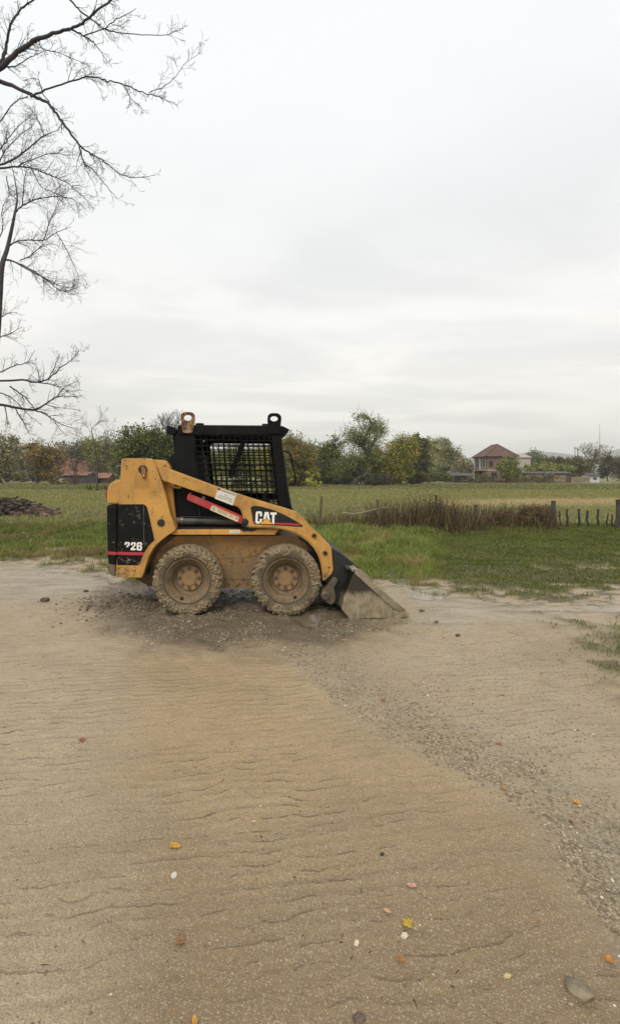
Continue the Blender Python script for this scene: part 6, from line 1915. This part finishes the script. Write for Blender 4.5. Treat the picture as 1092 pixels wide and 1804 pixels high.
post('fence_post', 561, 932, 566, 874, 4.2, 'thin rusty brown post nearest to the loader bucket', m_oldwood, seed=1)
post('fence_post', 673, 936, 664, 880, 4.6, 'brown post leaning left in front of the weeds', m_oldwood, seed=2)
post('fence_post', 774, 936, 768, 872, 4.0, 'thin crooked dark post at the left end of the tall weeds', m_darkwood, seed=3)
post('fence_post', 838, 930, 837, 889, 7.0, 'short blunt dark post between the bramble bushes', m_darkwood, seed=4)
post('fence_post', 974, 931, 974.5, 882, 8.5, 'stout dark post with a broad head right of the brambles', m_darkwood, seed=5)
post('fence_post', 1088, 931, 1088.5, 880, 9.5, 'thickest post, cut by the right edge of the photo', m_darkwood, seed=6)
for i_, (x_, t_, lb) in enumerate(((986, 900, 'first thin stake right of the stout post'), (998.5, 897, 'second thin stake right of the stout post, dark green'), (1018, 896, 'third thin dark stake, about midway between the thick posts'),
                                   (1035.5, 899, 'fourth thin stake right of the stout post'), (1053, 897, 'fifth thin stake, the tallest and darkest one'), (1069, 904, 'short slanting stake left of the thickest post'),
                                   (1078, 906, 'shortest stake right beside the thickest post'))):
    post('fence_stake', x_, 930, x_ + (i_ % 3 - 1) * 1.2, t_, 2.6 if i_ in (0, 5, 6) else 3.8, lb, m_stake, cat='stake', group='thin stakes between the thick posts', seed=20 + i_)
tb = tube('dry_branch', [W(602, 903, 12.6), W(625, 904.5, 12.5), W(650, 900, 12.5), W(672, 895, 12.6), W(692, 893, 12.7)], .012, plain('pale_dry_wood', (.33, .28, .18), .8, .2), None)
tag(tb, 'pale dry branch lying across the grass between the first two posts', 'branch')


# ---- rubble heap at the left
def rubble():
    n = 1500
    t = RS.rand(n)
    x = -10.8 + 3.1 * RS.rand(n) ** 1.15; edge = np.interp(x, [-11, -9.6, -9.0, -8.5, -8.0, -7.6], [.66, .62, .50, .28, .12, .02])
    z = edge * RS.rand(n) ** .8; y = 17.6 + RS.normal(0, .35, n) - .5 * (1 - z / np.maximum(edge, .05))
    V, Fs, C = [], [], []
    cube = np.array([[i, j, k] for i in (-1, 1) for j in (-1, 1) for k in (-1, 1)], float)
    fq = np.array([[0, 1, 3, 2], [4, 6, 7, 5], [0, 4, 5, 1], [2, 3, 7, 6], [0, 2, 6, 4], [1, 5, 7, 3]])
    for i in range(n):
        top = z[i] > .45 * edge[i] + .1
        s = np.array([RS.uniform(.05, .15), RS.uniform(.04, .08), RS.uniform(.012, .028)]) if top else np.array([RS.uniform(.09, .14), .065, RS.uniform(.04, .07)])
        M_ = np.array(Matrix.Rotation(RS.uniform(0, 3.1), 3, 'Z') @ Matrix.Rotation(RS.normal(0, .35), 3, 'X') @ Matrix.Rotation(RS.normal(0, .3), 3, 'Y'))
        V.append((cube * s * (1 + .12 * RS.normal(0, 1, (8, 3)))) @ M_.T + [x[i], y[i], z[i]]); Fs.append(fq + 8 * i)
        c = np.array([.062, .048, .036]) if top else np.array([[.115, .066, .050], [.09, .058, .044], [.06, .05, .04], [.14, .105, .075]][RS.choice(4, p=[.4, .25, .25, .1])])
        C.append(np.tile(c * RS.uniform(.6, 1.5), (8, 1)))
    o = fast_mesh('rubble_heap', np.concatenate(V), np.concatenate(Fs), attr_mat('rubble', .85), col=np.concatenate(C))
    tag(o, 'heap of dark broken tiles over red bricks in the grass at left', 'rubble', kind='stuff')
    gx_ = np.linspace(-11.2, -6.9, 40); gy_ = np.linspace(17.0, 19.2, 24); A_, B_ = np.meshgrid(gx_, gy_)
    e_ = np.interp(A_, [-11, -9.6, -9.0, -8.5, -8.0, -7.6], [.56, .53, .42, .22, .07, -.03])
    hh = e_ * np.exp(-((B_ - 17.95) / .6) ** 2) + (fbm(A_ * 5, B_ * 5, seed=4) - .5) * .12 - .05
    i2 = np.arange(A_.size).reshape(A_.shape)
    o = fast_mesh('earth_mound', np.stack([A_.ravel(), B_.ravel(), hh.ravel()], 1), np.stack([i2[:-1, :-1].ravel(), i2[:-1, 1:].ravel(), i2[1:, 1:].ravel(), i2[1:, :-1].ravel()], 1), plain('dark_earth', (.05, .036, .026), .95, .3), smooth=True)
    tag(o, kind='structure')


rubble()

# ---- fallen leaves and single stones on the yard
m_fl = attr_mat('fallen_leaf', .6, .1)
LEAF = [(0, -1), (.18, -.55), (.55, -.6), (.45, -.3), (1, -.05), (.6, .12), (.75, .5), (.35, .42), (0, 1), (-.35, .42), (-.75, .5), (-.6, .12), (-1, -.05), (-.45, -.3), (-.55, -.6), (-.18, -.55)]
OVAL = [(math.sin(a_ * math.pi / 8) * .55, -math.cos(a_ * math.pi / 8)) for a_ in range(16)]


def fallen(px, py, size_px, colr, label, shape, rot, seed):
    p = G(px, py); k = p.y / F; s = size_px * k / 2 * .84
    rr = np.random.RandomState(seed)
    z0 = float(gz(np.array([p.x]), np.array([p.y]))[0])
    V = []
    cr, sr = math.cos(rot), math.sin(rot)
    curl = rr.uniform(.25, .7)
    for ring in (1.0, .55):
        for u, v in shape:
            u, v = u * ring * s, v * ring * s
            V.append((u * cr - v * sr, u * sr + v * cr, .004 + curl * (u * u * .9 + v * v * .35) / s * (.6 + .8 * rr.rand())))
    V.append((0, 0, .004))
    n = len(shape)
    Fq = [(i, (i + 1) % n, n + (i + 1) % n) for i in range(n)] + [(i, n + (i + 1) % n, n + i) for i in range(n)] + [(n + i, n + (i + 1) % n, 2 * n) for i in range(n)]
    C = np.array([np.array(colr) * rr.uniform(.45, 1.1) * [1, .96, 1.1] for _ in V])
    o = fast_mesh('fallen_leaf', V, Fq, m_fl, col=C)
    o.location = (p.x, p.y, z0 + .002)
    return tag(o, label, 'leaf', 'fallen leaves on the mud')


YL_, OR_, BR_, PK_ = (.62, .37, .05), (.55, .24, .05), (.22, .10, .045), (.62, .36, .24)
for i_, a_ in enumerate([(145, 1304, 17, (.36, .11, .035), 'rust red leaf lying alone on the left of the yard', LEAF, .4), (308, 1483, 26, YL_, 'bright yellow oval leaf left of the middle of the foreground', OVAL, 1.35),
                         (725, 1556, 21, PK_, 'pinkish pale leaf above the yellow lobed one', OVAL, 1.45), (682, 1600, 17, (.6, .42, .2), 'small cream and tan leaf left of the yellow lobed one', OVAL, 1.0),
                         (718, 1621, 30, (.55, .40, .05), 'largest leaf, yellow and lobed, near a cream pebble', LEAF, .6), (706, 1681, 22, (.36, .18, .06), 'curled brown leaf below the yellow lobed one', LEAF, 1.2),
                         (1072, 1686, 24, OR_, 'orange lobed leaf near the right edge above the grey stone', LEAF, 1.0), (1015, 1410, 18, YL_, 'upright yellow leaf on the gravel strip', LEAF, .2),
                         (343, 1789, 20, (.62, .33, .06), 'small orange yellow leaf at the bottom edge', OVAL, .3), (447, 1441, 11, (.62, .48, .2), 'tiny pale yellow leaf in the middle of the track', OVAL, 1.2),
                         (318, 1649, 28, (.30, .16, .07), 'broken brown leaf in the lower left of the track', LEAF, 1.4), (606, 1131, 13, YL_, 'small yellow leaf in the wet mud before the bucket', OVAL, 1.4),
                         (675, 1236, 11, (.38, .14, .04), 'small rust leaf at the top of the gravel strip', LEAF, .3), (886, 1387, 14, (.46, .26, .09), 'tan leaf on the inner edge of the gravel strip', OVAL, 1.2),
                         (878, 1312, 13, (.36, .20, .08), 'thin brown leaf beyond the gravel strip', OVAL, 1.5), (1005, 1446, 12, BR_, 'small dark brown leaf below the upright yellow one', LEAF, .9)]):
    fallen(*a_[:7], 100 + i_) if False else fallen(a_[0], a_[1], a_[2], a_[3], a_[4], a_[5], a_[6], 100 + i_)


def stone(px, py, w_px, h_px, base, label, seed, rot=0.0, tone=.35):
    p = G(px, py); k = p.y / F
    rr = np.random.RandomState(seed)
    bm = bmesh.new(); bmesh.ops.create_icosphere(bm, subdivisions=4, radius=1.0)
    V = np.array([v.co[:] for v in bm.verts])
    nn = fbm(V[:, 0] * 1.3 + seed, V[:, 1] * 1.3, V[:, 2] * 1.3, seed=seed, oct=4)
    V = V * (0.72 + .56 * nn)[:, None]
    for _ in range(3):                                  # broken flat faces
        d = rr.normal(0, 1, 3); d /= np.linalg.norm(d); q_ = V @ d; lim = rr.uniform(.72, .9)
        V = V - np.maximum(q_ - lim, 0)[:, None] * d
    sx = w_px * k / 2
    V = V * [sx * 1.1, sx * .72, sx * .66]
    for v, c_ in zip(bm.verts, V): v.co = c_
    m_, b_ = new_mat('stone')
    co_ = b_.n('ShaderNodeTexCoord').outputs['Object']; n_ = b_.noise(co_, .6 / sx, 7, .65)
    b_.out(Base_Color=b_.mix(b_.rng(n_, .35, .65), tuple(c_ * (1 - tone) for c_ in base), tuple(min(1, c_ * (1 + tone)) for c_ in base)), Roughness=.85, Normal=b_.bump(n_, .6, sx * .2))
    o = part_mesh('stone', bm, m_, None)
    smooth_shade(o.data)
    o.location = (p.x, p.y, float(gz(np.array([p.x]), np.array([p.y]))[0]) + sx * .22); o.rotation_euler = (rr.normal(0, .12), rr.normal(0, .15), rot)
    return tag(o, label, 'stone', 'single stones on the mud')


stone(1019, 1742, 42, 30, (.20, .160, .105), 'largest stone, grey brown and angular, in the lower right corner', 1, -.6)
stone(712, 1639, 13, 10, (.56, .48, .34), 'cream pebble touching the yellow lobed leaf', 2, .3, .15)
stone(628, 1653, 11, 10, (.60, .52, .38), 'cream pebble left of the yellow lobed leaf', 3, .8, .15)
stone(632, 1781, 20, 12, (.12, .085, .06), 'dark brown stone near the bottom edge', 4, .2)
stone(893, 1712, 12, 8, (.50, .38, .18), 'small tan pebble left of the largest stone', 5, .2, .15)
stone(673, 1499, 8, 6, (.035, .03, .028), 'small black pebble alone in the right of the track', 6, .4)
stone(80, 1059, 15, 10, (.075, .055, .04), 'dark clod on the pale sand left of the loader', 7, .2)
stone(152, 1042, 8, 6, (.07, .052, .04), 'small dark clod on the pale sand behind the rear bumper', 8, .1)
stone(307, 1533, 12, 11, (.58, .55, .47), 'white chip of stone below the yellow oval leaf', 9, 1.2, .15)
stone(743, 1078, 9, 6, (.10, .08, .06), 'brown clod on the pale mud right of the bucket', 10, .2)
stone(768, 1098, 8, 6, (.09, .07, .05), 'second brown clod right of the bucket, further forward', 11, .2)
stone(806, 1122, 9, 5, (.07, .06, .05), 'flat dark stone on the sand well right of the bucket', 12, .2)

# ---- the air
bm = bmesh.new(); add_box(bm, (-4200, -60, -2.6), (4200, 3200, 150))
m_haze = bpy.data.materials.new('haze'); m_haze.use_nodes = True
hb = NB(m_haze.node_tree)
vol = hb.n('ShaderNodeVolumePrincipled', {'Color': (0.86, 0.88, 0.90, 1), 'Density': 0.0004, 'Anisotropy': 0.0})
hb.n('ShaderNodeOutputMaterial', {'Volume': vol.outputs[0]})
hz_o = part_mesh('haze', bm, m_haze, None)
tag(hz_o, 'thin pale haze over the far fields and hills', 'haze', kind='stuff')
